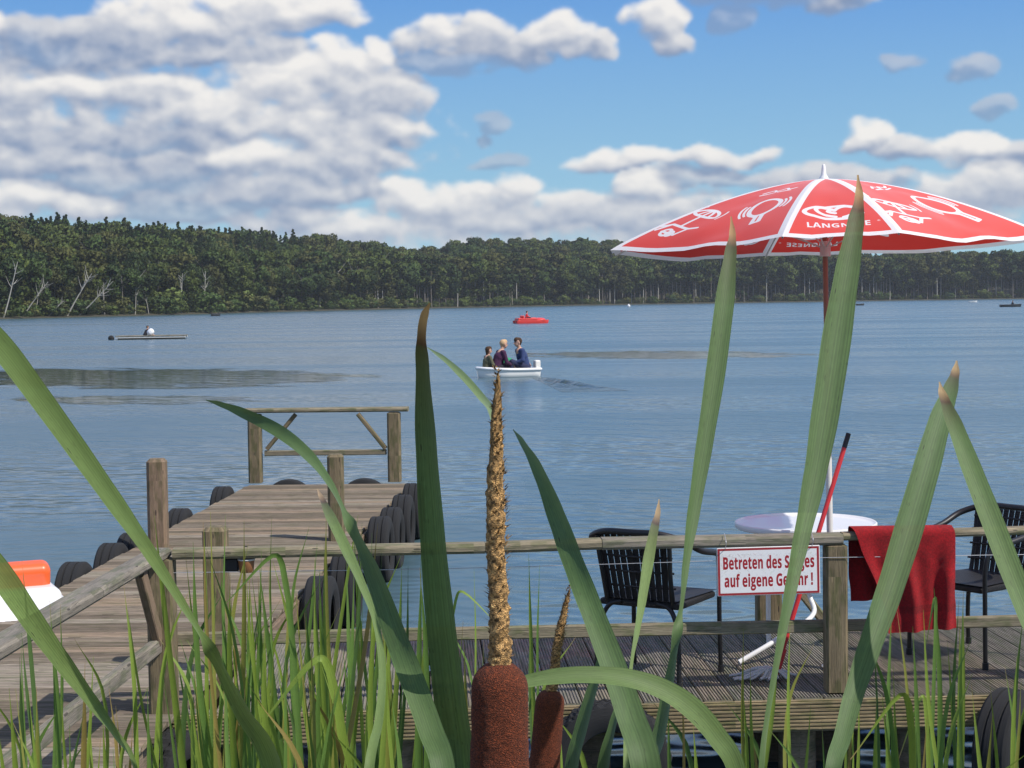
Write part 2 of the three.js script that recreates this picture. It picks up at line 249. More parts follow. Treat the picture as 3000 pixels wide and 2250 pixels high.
// ------------------------------------------------------------------ far shore: ground, wood
const SX = [-900, -300, 0, 500, 1000, 1500, 1900, 2450, 3000, 3600], SD = [330, 350, 380, 455, 610, 760, 860, 930, 960, 980];
const RX = [-900, -300, 0, 350, 700, 1000, 1250, 1400, 1600, 1900, 2300, 2700, 3000, 3600], RY = [640, 644, 650, 660, 676, 702, 738, 708, 700, 712, 742, 746, 748, 748];
const horizon = (px) => HOR0 + HOR1 * px;
const shoreD = (px) => table(SX, SD, px) + 5 * n2(px / 90, 3.3);
const frontH = (px) => table([0, 500, 1000, 1500, 2000, 3000], [15, 16, 19.5, 22, 24, 25.5], px);
const landY = (px, s) => { const D = table(SX, SD, px), top = (horizon(px) - table(RX, RY, px)) / F * (D + 230) + EYE - 19; return 0.5 * sstep(-4, 2, s) - 0.6 * (1 - sstep(-14, -2, s)) + Math.max(0, top) * sstep(12, 235, s) * (1 + 0.08 * n2(px / 160, s / 60)); };
const polar = (px, D, y) => V((px - 1500) / F * D, y, -D);
{
  const P = [], I = [], nx = 120, ns = 16, SS = [-14, -6, -1, 3, 8, 16, 30, 55, 85, 120, 160, 200, 235, 270, 330, 420, 520];
  for (let i = 0; i <= nx; i++) { const px = -900 + 4500 * i / nx; for (const s of SS) { const v = polar(px, shoreD(px) + s, landY(px, s)); P.push(v.x, v.y, v.z); } }
  for (let i = 0; i < nx; i++) for (let j = 0; j < ns; j++) { const a = i * (ns + 1) + j, b = a + ns + 1; I.push(a, b, a + 1, b, b + 1, a + 1); }
  const g = new THREE.BufferGeometry(); g.setAttribute('position', new THREE.Float32BufferAttribute(P, 3)); g.setIndex(I); g.computeVertexNormals();
  structure('far_shore_hills', g, std({ color: new THREE.Color(0.055, 0.05, 0.025), roughness: 1 }), 'wooded low hills on the far shore');
}
function crownGeo(seed, kind, n) {                                // leaf clumps spread through the lobes of a crown, tree height 1
  const r = rng(seed), P = [], C = [], NN = [], lobes = [];
  const ball = () => { let v; do v = V(r() * 2 - 1, r() * 2 - 1, r() * 2 - 1); while (v.lengthSq() > 1); return v; };
  if (kind === 'round') for (let i = 0; i < 17; i++) { const h = 0.30 + 0.62 * Math.pow(r(), 0.8), w = 0.26 * Math.sqrt(Math.max(0.06, 1 - Math.pow((h - 0.58) / 0.45, 2))), a = r() * 6.28; lobes.push([w * Math.cos(a) * (0.35 + r() * 0.75), h, w * Math.sin(a) * (0.35 + r() * 0.75), 0.09 + r() * 0.075]); }
  if (kind === 'tall') for (let i = 0; i < 14; i++) { const h = 0.52 + 0.42 * r(), w = 0.155 * Math.sqrt(Math.max(0.08, 1 - Math.pow((h - 0.72) / 0.3, 2))), a = r() * 6.28; lobes.push([w * Math.cos(a), h, w * Math.sin(a), 0.05 + r() * 0.06]); }
  if (kind === 'cone') for (let i = 0; i < 26; i++) { const h = 0.14 + 0.84 * (i / 25), w = 0.24 * (1 - h) + 0.002, a = i * 2.4; lobes.push([w * Math.cos(a) * 0.7, h, w * Math.sin(a) * 0.7, 0.008 + 0.12 * (1 - h)]); }
  if (kind === 'bush') for (let i = 0; i < 12; i++) { const h = 0.12 + 0.75 * r(), a = r() * 6.28, w = 0.42 * Math.sqrt(1 - h * h * 0.9); lobes.push([w * Math.cos(a), h, w * Math.sin(a), 0.14 + r() * 0.12]); }
  for (let i = 0; i < n; i++) {
    const [x, y, z, R] = lobes[Math.floor((kind === 'cone' ? Math.pow(r(), 1.9) : r()) * lobes.length)], d = ball().normalize().multiplyScalar(R * (0.72 + 0.36 * r())); d.y *= 0.8;
    const c = V(x, y, z).add(d), s = (kind === 'bush' ? 0.036 : 0.0165) * (0.6 + 0.8 * r()), u = ball().normalize(), w = u.clone().cross(ball().normalize()).normalize().multiplyScalar(s), t = 0.84 + 0.26 * r(), nn = d.clone().normalize().multiplyScalar(0.8).add(V(x, (y - 0.5) * 0.6, z).multiplyScalar(1.6)).add(ball().multiplyScalar(0.35)).normalize(); u.multiplyScalar(s);
    for (const [a, b] of [[-1, -0.7], [1, -0.8], [0.7, 1], [-1, -0.7], [0.7, 1], [-0.9, 0.8]]) { P.push(c.x + u.x * a + w.x * b, c.y + u.y * a + w.y * b, c.z + u.z * a + w.z * b); C.push(t * (0.96 + 0.08 * ((seed * 7 + i) % 5) / 5), t, t * 0.95); NN.push(nn.x, nn.y, nn.z); }
  }
  const g = new THREE.BufferGeometry(); g.setAttribute('position', new THREE.Float32BufferAttribute(P, 3)); g.setAttribute('color', new THREE.Float32BufferAttribute(C, 3)); g.setAttribute('normal', new THREE.Float32BufferAttribute(NN, 3)); return g;
}
function trunkGeo(seed, top, lean, r0 = 0.011, limbs = 5) {
  const r = rng(seed), pts = [0, 0.3, 0.6, 1].map((t) => V(lean * t * t + 0.012 * (r() - 0.5), -0.03 + t * top, 0.012 * (r() - 0.5)));
  const parts = []; const c = new THREE.CatmullRomCurve3(pts);
  const taper = (pp, ra, rb, seg) => { const cc = new THREE.CatmullRomCurve3(pp), g = new THREE.TubeGeometry(cc, seg, 1, 6), p = g.attributes.position; for (let i = 0; i < p.count; i++) { const t = Math.floor(i / 7) / seg, o = cc.getPointAt(t), k = lerp(ra, rb, t); p.setXYZ(i, o.x + (p.getX(i) - o.x) * k, o.y + (p.getY(i) - o.y) * k, o.z + (p.getZ(i) - o.z) * k); } return g; };
  parts.push(taper(pts, r0, r0 * 0.35, 6));
  for (let i = 0; i < limbs; i++) { const t = 0.5 + 0.45 * r(), o = c.getPointAt(t), a = r() * 6.28, l = 0.10 + 0.08 * r(); parts.push(taper([o, o.clone().add(V(Math.cos(a) * l * 0.5, l * 0.45, Math.sin(a) * l * 0.5)), o.clone().add(V(Math.cos(a) * l, l * 1.1, Math.sin(a) * l))], r0 * 0.4, r0 * 0.12, 3)); }
  const g = mergeGeometries(parts); g.computeVertexNormals(); return g;
}
const leafC = [[.108, .142, .048], [.130, .168, .052], [.090, .132, .056], [.150, .158, .060], [.112, .166, .060], [.080, .112, .048], [.128, .138, .060], [.150, .190, .064]];
const leafM = leafC.map(([a, b, c]) => phys({ color: new THREE.Color(a, b, c), vertexColors: true, roughness: 1, specularIntensity: 0, transmission: 0.4, thickness: 0, side: THREE.DoubleSide }));
const barkM = [[.20, .18, .15], [.14, .12, .095], [.42, .40, .35], [.27, .24, .20]].map(([a, b, c]) => std({ color: new THREE.Color(a, b, c), roughness: 0.95 }));
const crowns = { round: [21, 22, 23, 24].map((s) => crownGeo(s, 'round', 2500)), tall: [31, 32, 33].map((s) => crownGeo(s, 'tall', 1600)), cone: [41, 42].map((s) => crownGeo(s, 'cone', 1300)), bush: [51, 52].map((s) => crownGeo(s, 'bush', 800)) };
const trunks = { round: trunkGeo(61, 0.8, 0.02, 0.013), tall: trunkGeo(62, 0.92, 0.012, 0.0115, 7), cone: trunkGeo(63, 0.95, 0, 0.010, 0) };
{ // the front row, tree by tree
  const r = rng(101);
  const LABEL = { round: 'round crowned broadleaf tree in the front row on the far shore', tall: 'tall slim tree with bare pale trunk in the far shore front row', cone: 'dark pointed conifer in the front row on the far shore' };
  let n = 0, px = -130;
  while (px < 3130 && n < 285) {
    const D = shoreD(px), k = px < 1100 ? (r() < 0.8 ? 'round' : r() < 0.5 ? 'cone' : 'tall') : r() < (px > 1900 ? 0.9 : 0.62) ? 'tall' : 'round';
    const s = 4 + r() * (k === 'tall' ? 16 : 12), h = frontH(px) * (0.74 + 0.32 * r()) * (k === 'tall' ? 1.08 : 0.95);
    const t = thing('shore_tree', LABEL[k], 'tree', polar(px, D + s, landY(px, s) - 0.2), LABEL[k].replace(' tree', ' trees'));
    t.scale.set(h * (k === 'tall' ? 1.15 : 1.0), h, h * 1.0); t.rotation.y = r() * 6.28;
    part(t, 'trunk', trunks[k], barkM[Math.floor(r() * 4)]);
    part(t, 'crown', crowns[k][Math.floor(r() * crowns[k].length)], leafM[Math.floor(r() * 8)]);
    n++; px += (k === 'tall' ? 11 : 17) * (0.55 + 0.9 * r()) * (px < 900 ? 1.5 : 1);
  }
  // the wood behind, up the hill
  const list = { round: [], tall: [], cone: [], bush: [] };
  for (let i = 0; i < 3600; i++) {
    const p = -500 + 4000 * r(), s = 14 + 250 * Math.pow(r(), 0.8), left = p < 900 && s > 90;
    const k = left ? (r() < 0.72 ? 'cone' : 'round') : r() < 0.1 ? 'cone' : r() < 0.6 ? 'round' : 'tall';
    list[k].push([polar(p, shoreD(p) + s, landY(p, s) - 0.3), (s < 60 ? frontH(p) : 19) * (0.78 + 0.36 * r()) * (s > 200 ? 0.9 : 1), r() * 6.28, Math.floor(r() * 8)]);
  }
  for (let i = 0; i < 620; i++) { const p = -300 + 3600 * r(), s = 0.5 + 16 * r(); list.bush.push([polar(p, shoreD(p) + s, landY(p, s) - 0.1), 1.2 + 4.6 * r() * r() + (p < 1200 ? 2.2 * r() : 0), r() * 6.28, Math.floor(r() * 8)]); }
  const tmp = new THREE.Object3D(), col = new THREE.Color();
  const NAMES = { round: 'hillside_broadleaf_wood', tall: 'hillside_tall_wood', cone: 'hillside_conifer_wood', bush: 'shore_undergrowth' };
  for (const k of Object.keys(list)) {
    const L = list[k], cr = crowns[k];
    const root = new THREE.Group(); root.name = NAMES[k]; scene.add(root);
    tag(root, { round: 'mass of broadleaf trees on the far wooded hill', tall: 'mass of slim trees behind the far shore front row', cone: 'dark conifer wood along the top of the far hill', bush: 'low bushes and reeds lining the far waterline' }[k], k === 'bush' ? 'undergrowth' : 'wood', null, 'stuff');
    cr.forEach((g, gi) => {
      const mine = L.filter((_, i) => i % cr.length === gi), im = new THREE.InstancedMesh(g, phys({ color: 0xffffff, vertexColors: true, roughness: 1, specularIntensity: 0, transmission: 0.4, thickness: 0, side: THREE.DoubleSide }), mine.length);
      im.name = 'crown';
      mine.forEach(([p, h, a, c], i) => { tmp.position.copy(p); tmp.rotation.set(0, a, 0); tmp.scale.setScalar(h); if (k === 'bush') tmp.scale.set(h * 1.4, h, h * 1.4); tmp.updateMatrix(); im.setMatrixAt(i, tmp.matrix); const q = leafC[c], w = k === 'cone' ? 0.85 : k === 'bush' ? 1.5 : 1; im.setColorAt(i, col.setRGB(q[0] * w * (k === 'cone' ? 0.85 : 1), q[1] * w, q[2] * w)); });
      root.add(im);
    });
    if (trunks[k]) { const im = new THREE.InstancedMesh(trunks[k], barkM[0], L.length); im.name = 'trunks'; L.forEach(([p, h, a], i) => { tmp.position.copy(p); tmp.rotation.set(0, a, 0); tmp.scale.setScalar(h); tmp.updateMatrix(); im.setMatrixAt(i, tmp.matrix); }); root.add(im); }
  }
  // pale dead trunks leaning over the water on the near end of the wood
  const dead = [[15, 30, .32, 14], [70, 27, .6, 11], [105, 24, .25, 9], [200, 22, .5, 13], [235, 33, .85, 13], [310, 18, -.05, 9], [400, 22, .1, 9], [535, 18, .0, 12], [600, 18, .12, 13], [145, 26, .75, 6], [440, 15, -.12, 7]];
  const dg = trunkGeo(71, 0.95, 0.05, 0.017, 9), dg2 = trunkGeo(72, 0.95, -0.05, 0.015, 7);
  dead.forEach(([p, , lean, h], i) => { const s = 1 + (i % 3), o = single('dead_tree', i % 2 ? dg : dg2, barkM[2], 'bare pale dead trunk leaning at the far waterline', 'dead tree', 'pale dead trunks on the far shore'); o.position.copy(polar(p, shoreD(p) + s, landY(p, s) - 0.2)); o.scale.setScalar(h); o.rotation.set(0, 0, -lean); });
}

// ------------------------------------------------------------------ bank below the camera
{
  const g = new THREE.PlaneGeometry(16, 10, 40, 30); g.rotateX(-Math.PI / 2); const p = g.attributes.position;
  for (let i = 0; i < p.count; i++) { const x = p.getX(i), z = p.getZ(i) - 0.6; p.setZ(i, z); p.setY(i, bankY(z) + 0.05 * fbm(x * 1.3, z * 1.3, 3)); }
  g.computeVertexNormals();
  const t = tex(256, 256, (x, y) => { const v = fbm(x / 20, y / 20, 4); return [74 + 60 * v, 66 + 56 * v, 42 + 40 * v]; }); t.repeat.set(8, 5);
  structure('bank_ground', g, std({ map: t, roughness: 1 }), 'muddy lake bank under the reeds');
}
function bankY(z) { return lerp(0.78, -0.3, sstep(-0.5, -5.4, z)); }

// ------------------------------------------------------------------ jetty
const FL = onY(732, 1421, DECK), FR = onY(1200, 1417, DECK), NL = onY(0, 1822, DECK), R0 = onY(520, 2082, DECK);
const leftAt = (z) => { const t = (z - FL.z) / (NL.z - FL.z); return lerp(FL.x, NL.x, t); };
const rightAt = (z) => { const t = (z - FR.z) / (R0.z - FR.z); return lerp(FR.x, R0.x, t); };
const DIR = FL.clone().sub(NL).normalize().add(FR.clone().sub(R0).normalize()).setY(0).normalize();   // towards the lake
{
  const zEnd = (FL.z + FR.z) / 2, z0 = -4.3, pitch = 0.148, J = thing('jetty', 'long weathered plank jetty running out into the lake', 'jetty', V((leftAt(-8) + rightAt(-8)) / 2, 0, -8));
  const r = rng(9), geos = [0, 1, 2, 3, 4].map((k) => prism(grooved(0.03, 0.142, 9), 1, k * 0.7, k * 0.37));
  const slope = DIR.x / -DIR.z;
  let k = 0;
  for (let z = z0; z > zEnd + 0.05; z -= pitch, k++) {
    const a = V(leftAt(z) - 0.02 * r(), DECK - 0.015 + 0.004 * (r() - 0.5), z - 0.07), b = V(rightAt(z) + 0.02 * r(), DECK - 0.015 + 0.004 * (r() - 0.5), z - 0.07); a.z += slope * 0.85 * -1 * -1 * 0.5; b.z -= slope * 0.85 * -1 * -1 * 0.5; const za = a.z; a.z = b.z; b.z = za;
    const m = part(J, 'plank', geos[k % 5], M.jetty[Math.floor(r() * 5)]); orient(m, a, b); m.scale.x = a.distanceTo(b); m.position.sub(J.position);
  }
  for (const u of [0.05, 0.5, 0.95]) beam(J, 'joist', V(lerp(leftAt(z0), rightAt(z0), u), DECK - 0.12, z0), V(lerp(leftAt(zEnd), rightAt(zEnd), u), DECK - 0.12, zEnd + 0.05), 0.16, 0.08, M.beam, undefined, 0.006, u * 10);
  for (const z of [-6, -8.9, -11.8, -14.8, -17.6]) { for (const u of [0.08, 0.92]) { const p = V(lerp(leftAt(z), rightAt(z), u), -0.9, z); part(J, 'pile', new THREE.CylinderGeometry(0.075, 0.085, 1.1, 12).translate(0, 0.55, 0), M.beam, p.sub(J.position)); } beam(J, 'cross_beam', V(leftAt(z) + 0.02, DECK - 0.27, z), V(rightAt(z) - 0.02, DECK - 0.27, z), 0.12, 0.1, M.beam); }
  // edge boards
  beam(J, 'edge_board', V(rightAt(-10.3) + 0.02, DECK - 0.09, -10.3), V(rightAt(zEnd) + 0.02, DECK - 0.09, zEnd), 0.13, 0.03, M.postBrown);
  beam(J, 'edge_board', V(leftAt(z0) - 0.045, DECK - 0.09, z0), V(leftAt(zEnd) - 0.045, DECK - 0.09, zEnd), 0.13, 0.03, M.postBrown);
}
{ // rail frame across the outer end
  const zb = onY(750, 1415, DECK).z, mk = (px, w, top) => { const p = onY(px, px < 900 ? 1414 : 1411, DECK); const y = at(px, top, -p.z).y; return [p, y]; };
  const [pl, yl] = mk(750, 0, 1213), [pr, yr] = mk(1157, 0, 1208);
  const E = thing('end_railing', 'wooden railing frame with two diagonal braces across the jetty end', 'railing', pl.clone());
  part(E, 'post', postGeo(0.145, yl - DECK - 0.01, 0.02, 0.01, 1), M.post, V(0, 0.002, 0));
  part(E, 'post', postGeo(0.145, yr - DECK - 0.01, 0.02, 0.01, 2), M.post, pr.clone().sub(pl).add(V(0, 0.002, 0)));
  const A = at(716, 1203, -pl.z), B = at(1196, 1198, -pr.z);
  beam(E, 'top_rail', A, B, 0.05, 0.15, M.rail, undefined, 0.015, 4);
  beam(E, 'middle_rail', at(776, 1328, -pl.z - 0.02), at(1132, 1324, -pr.z - 0.02), 0.058, 0.05, M.rail, undefined, 0.008, 6);
  beam(E, 'brace', at(782, 1316, -pl.z - 0.02), at(866, 1214, -pl.z - 0.02), 0.07, 0.045, M.post, V(0, 0, 1), 0.008, 2);
  beam(E, 'brace', at(1130, 1314, -pr.z - 0.02), at(1048, 1212, -pr.z - 0.02), 0.07, 0.045, M.post, V(0, 0, 1), 0.008, 3);
}
function mooring(px, py, top, w, label, mat, seed) { const p = onY(px, py, DECK), y = at(px, top, -p.z).y, o = single('mooring_post', postGeo(w, y + 0.75, w * 0.16, w * 0.16, seed), mat, label, 'post'); o.position.set(p.x, -0.8, p.z); o.rotation.y = 0.06; return o; }
mooring(465, 1602, 1334, 0.155, 'square brown mooring post on the boat side of the jetty', M.postBrown, 3);
mooring(987, 1582, 1320, 0.135, 'square mooring post beside the row of tyres, casting a shadow on planks', M.post, 5);
mooring(640, 1965, 1526, 0.13, 'short thick post where the platform joins the jetty', M.post, 7);

// ------------------------------------------------------------------ tyres
function tyreGeo(R, w, lugs, seed) {
  const pr = [[R - 0.13, -w * 0.34], [R - 0.125, -w * 0.40], [R - 0.09, -w * 0.5], [R - 0.045, -w * 0.5], [R - 0.012, -w * 0.44], [R, -w * 0.36], [R, -w * 0.2], [R - 0.01, -w * 0.19], [R - 0.01, -w * 0.14], [R, -w * 0.13], [R, w * 0.13], [R - 0.01, w * 0.14], [R - 0.01, w * 0.19], [R, w * 0.2], [R, w * 0.36], [R - 0.012, w * 0.44], [R - 0.045, w * 0.5], [R - 0.09, w * 0.5], [R - 0.125, w * 0.40], [R - 0.13, w * 0.34], [R - 0.115, w * 0.3], [R - 0.04, w * 0.36], [R - 0.03, 0], [R - 0.04, -w * 0.36], [R - 0.115, -w * 0.3], [R - 0.13, -w * 0.34]];
  const g = new THREE.LatheGeometry(pr.map(([x, y]) => new THREE.Vector2(x, y)), lugs ? 120 : 48), p = g.attributes.position;
  if (lugs) for (let i = 0; i < p.count; i++) { const x = p.getX(i), z = p.getZ(i), q = Math.hypot(x, z), y = p.getY(i); if (q > R - 0.011) { const a = Math.atan2(z, x) + y * 1.2, k = (Math.floor(a / (2 * Math.PI) * lugs * 2) & 1) ? 1 : 1 - 0.009 / R; p.setX(i, x * k); p.setZ(i, z * k); } }
  const o = toCreasedNormals(g, 0.6); o.rotateX(Math.PI / 2); return o;                                   // axis along z, the ring stands up
}
const tyreA = tyreGeo(0.29, 0.19, 0), tyreB = tyreGeo(0.29, 0.19, 34), slope = Math.atan2(DIR.x, -DIR.z);
function tyre(pos, axisTurn, label, group, geo = tyreA, sc = 1, tilt = 0) { const o = single('fender_tyre', geo, M.rubber, label, 'tyre', group); o.position.copy(pos); o.rotation.set(0, axisTurn, tilt); o.scale.setScalar(sc); return o; }
{
  const r = rng(33), zs = [11.55, 12.7, 14.75, 15.55, 16.45, 17.4];
  zs.forEach((d, i) => tyre(V(rightAt(-d) + 0.15, DECK - 0.2 + 0.03 * r(), -d), Math.PI / 2 - slope, i < 2 ? 'black fender tyre hung beside the inner corner of the jetty and platform' : 'black fender tyre in the row along the open side of the jetty', i < 2 ? 'inner corner fender tyres' : 'fender tyres along the open side'));
  [17.9, 16.0, 14.3, 13.7, 12.7, 11.4].forEach((d) => tyre(V(leftAt(-d) - 0.165, DECK - 0.235, -d), Math.PI / 2 - slope, 'black fender tyre half hidden below the boat side edge of the jetty', 'fender tyres along the boat side'));
  for (const px of [845, 1066]) { const p = at(px, 1418, -FL.z + 0.14); tyre(V(p.x, DECK - 0.25, p.z), 0, 'black fender tyre behind the jetty end, only its top showing', 'fender tyres at the jetty end'); }
}

// ------------------------------------------------------------------ side platform with its railing
const FA = onY(520, 2088, DECK), FB = onY(3000, 2025, DECK), AL = FB.clone().sub(FA).setY(0).normalize(), AW = V(AL.z, 0, -AL.x);
const onFront = (u, back = 0, y = DECK) => FA.clone().addScaledVector(AL, u).addScaledVector(AW, back).setY(y);
const uAt = (px, back = 0) => { const a = (px - 1500) / F, o = FA.clone().addScaledVector(AW, back); /* x = a * -z, roll left out over one rail height */ return (-a * o.z - o.x) / (AL.x + a * AL.z); };
const ULAST = uAt(3000) + 0.9;
{
  const T = thing('side_platform', 'grooved plank platform on the lake side carrying chairs and a table', 'platform', onFront(1.5, 0, 0));
  const r = rng(19), geos = [0, 1, 2, 3].map((k) => prism(grooved(0.03, 0.14, 9), 1, k * 0.53, k * 0.29)), depth = 2.0;
  for (let u = 0.1, k = 0; u < ULAST; u += 0.149, k++) {
    let len = depth; for (; len > 0.1; len -= 0.02) { const q = onFront(u - 0.07, len); if (q.x > rightAt(q.z) + 0.035) break; }
    const a = onFront(u, 0.012, DECK - 0.02), b = onFront(u, len, DECK - 0.02 + 0.003 * (r() - 0.5)), m = part(T, 'plank', geos[k % 4], M.deck[Math.floor(r() * 4)]); orient(m, a, b); m.scale.x = a.distanceTo(b); m.position.sub(T.position);
  }
  const fa = onFront(-0.02, -0.018, DECK - 0.085), fb = onFront(ULAST + 0.1, -0.018, DECK - 0.085);
  const fm = part(T, 'front_board', prism(grooved(0.032, 0.145, 8), fa.distanceTo(fb)), M.fascia); orient(fm, fa, fb, V(0, 1, 0).cross(AL).normalize().multiplyScalar(-1)); fm.position.sub(T.position);
  for (const b of [0.1, 0.95, 1.85]) beam(T, 'joist', onFront(0.05 + b * 0.12, b, DECK - 0.115), onFront(ULAST, b, DECK - 0.115), 0.15, 0.07, M.beam);
  for (const px of [560, 1150, 1720, 2330, 2680, 3150]) for (const b of [0.22, 1.75]) { const p = onFront(uAt(px, b), b, -0.9); part(T, 'pile', new THREE.CylinderGeometry(0.095, 0.1, 1.15, 12).translate(0, 0.575, 0), M.beam, p.sub(T.position)); }
  for (const px of [2330, 2500]) { const p = onFront(uAt(px), 0.5, 0.1); part(T, 'cross_brace', new THREE.BoxGeometry(0.3, 0.24, 0.06), M.beam, p.sub(T.position)); }
}
const RAILY = DECK + 0.755, LOWY = DECK + 0.31;
const P0 = onY(482, 2084, DECK), P1 = onY(2448, 2024, DECK);
{
  const R = thing('platform_railing', 'weathered two bar wooden railing along the platform front', 'railing', P1.clone());
  const y0 = at(500, 1622, -P0.z).y, y1 = at(2448, 1578, -P1.z).y, l0 = at(500, 1882, -P0.z).y, l1 = at(2400, 1842, -P1.z).y;
  part(R, 'post', postGeo(0.108, y1 - DECK - 0.035, 0.012, 0.006, 4), M.post, V(0, 0.002, 0));
  const far = onFront(uAt(3000) + 0.55, 0.09);
  part(R, 'post', postGeo(0.108, y1 - DECK - 0.035, 0.012, 0.006, 6), M.post, far.clone().sub(P1).setY(0.002));
  // the top bar is old and wavy: three lengths butted over the posts
  const a = V(P0.x + 0.06, y0, P0.z), m1 = at(1420, 1604, -lerp(P0.z, P1.z, 0.48)), m2 = at(1760, 1592, -lerp(P0.z, P1.z, 0.65)), b = V(P1.x + 0.03, y1, P1.z);
  beam(R, 'top_rail', a, m1, 0.05, 0.1, M.rail, undefined, 0.014, 1); beam(R, 'top_rail', m1.clone().add(V(0.003, 0, 0)), m2, 0.05, 0.1, M.rail, undefined, 0.014, 2); beam(R, 'top_rail', m2.clone().add(V(0.003, 0, 0)), b, 0.055, 0.1, M.railOld, undefined, 0.014, 3);
  beam(R, 'top_rail', b.clone().add(V(0.003, 0.012, 0)), V(far.x + 0.2, y1 + 0.035, far.z), 0.036, 0.09, M.rail, undefined, 0.012, 4);
  beam(R, 'lower_rail', V(P0.x + 0.04, l0, P0.z - 0.075), V(P1.x, l1, P1.z - 0.075), 0.062, 0.04, M.rail, undefined, 0.006, 5);
  beam(R, 'lower_rail', V(P1.x + 0.003, l1, P1.z - 0.077), V(far.x + 0.1, l1 + 0.01, far.z - 0.075), 0.056, 0.04, M.rail, undefined, 0.006, 6);
  const w = single('wire', tube([V(P0.x + 0.06, y0 - 0.09, P0.z + 0.02), V(-0.3, lerp(y0, y1, .5) - 0.105, lerp(P0.z, P1.z, .5) + 0.01), V(P1.x - 0.052, y1 - 0.085, P1.z + 0.06), V(P1.x + 0.056, y1 - 0.085, P1.z + 0.06), V(far.x, y1 - 0.09, far.z + 0.06)], 0.0018, 60, 5), M.wire, 'thin taut wire strung below the top rail', 'wire');
}
{ // side railing towards the bank
  const S = thing('walkway_railing', 'weathered wooden handrail with a slanted brace, running towards the bank', 'railing', P0.clone());
  const y0 = at(490, 1622, -P0.z).y, end = P0.clone().addScaledVector(DIR, -4.0), ytop = y0 - 0.004;
  part(S, 'post', postGeo(0.125, y0 - DECK - 0.03, 0.012, 0.006, 9), M.post, V(0, 0.002, 0));
  for (const k of [3.1]) { const q = P0.clone().addScaledVector(DIR, -k); part(S, 'post', postGeo(0.12, y0 - DECK - 0.03, 0.012, 0.006, 8), M.post, q.sub(P0).setY(0.002)); }
  const tr = V(P0.x - 0.02, ytop, P0.z).addScaledVector(DIR, 0.06);
  beam(S, 'top_rail', tr, tr.clone().addScaledVector(DIR, -1.15), 0.05, 0.115, M.railOld, undefined, 0.014, 2);
  beam(S, 'top_rail', tr.clone().addScaledVector(DIR, -1.155), tr.clone().addScaledVector(DIR, -4), 0.052, 0.115, M.railOld, undefined, 0.014, 7);
  const lr = V(P0.x - 0.01, DECK + 0.335, P0.z).addScaledVector(DIR, -0.066);
  beam(S, 'lower_rail', lr, lr.clone().addScaledVector(DIR, -3.9), 0.075, 0.045, M.railOld, undefined, 0.008, 5);
  beam(S, 'brace', V(P0.x - 0.005, DECK + 0.36, P0.z).addScaledVector(DIR, -0.07), V(P0.x - 0.01, ytop - 0.03, P0.z).addScaledVector(DIR, -0.34), 0.085, 0.04, M.postBrown, V(0, 0, 1), 0.006, 3);
}
{ const p = at(1832, 2222, -onFront(uAt(1832)).z - 0.13), q = onFront(uAt(1765), -0.145); tyre(V(q.x, at(1815, 2232, -q.z).y, q.z), 0.03, 'black tyre hanging flat on the platform front, open ring showing', null, tyreB, 1.02, 0); }
{ const q = onFront(uAt(2925), -0.2); tyre(V(q.x, at(2985, 2195, -q.z).y, q.z), 0.9, 'black tyre hanging askew near the outer end of the platform front', null, tyreA, 1.0); }
{ const q = P0.clone().addScaledVector(DIR, -0.2); tyre(V(q.x + 0.10, at(470, 2320, -q.z).y, q.z), Math.PI / 2 - 0.35, 'black tyre with ridged tread hanging below the corner post', null, tyreB, 1.0); }
{ // far pile with brace at the back of the platform
  const p = onFront(uAt(2248, 1.86), 1.86), B = thing('braced_post', 'short square post with a diagonal brace behind the white table', 'post', p.clone().setY(DECK));
  part(B, 'post', postGeo(0.145, 0.60, 0.012, 0.01, 5), M.post, V(0, 0.002, 0));
  beam(B, 'brace', V(p.x + 0.075, DECK + 0.36, p.z), at(2432, 1842, -p.z), 0.075, 0.06, M.rail, V(0, 0, 1), 0.008, 2);
}
// little brown cup hung under the rail
{
  const p = at(722, 1655, -P0.z + 0.03), g = thing('hanging_cup', 'small brown cup with pale rim hanging under the rail', 'cup', p.clone().add(V(0, -0.035, 0)));
  const lat = new THREE.LatheGeometry([[0.0, 0], [0.034, 0], [0.04, 0.062], [0.036, 0.062], [0.031, 0.006], [0, 0.006]].map(([a, b]) => new THREE.Vector2(a, b)), 24);
  part(g, 'body', lat, std({ color: new THREE.Color(0.30, 0.13, 0.05), roughness: 0.5 }));
  part(g, 'rim', new THREE.TorusGeometry(0.039, 0.004, 8, 28).rotateX(Math.PI / 2), M.offwhite, V(0, 0.062, 0));
  part(g, 'wire_loop', tube([V(-0.039, 0.062, 0), V(-0.03, 0.1, 0), V(0, 0.125, 0), V(0.03, 0.1, 0), V(0.039, 0.062, 0)], 0.0025, 20, 6), M.blackTube);
  part(g, 'clip', new RoundedBoxGeometry(0.075, 0.07, 0.05, 2, 0.012), M.blackPlastic, V(-0.075, 0.035, -0.01));
}
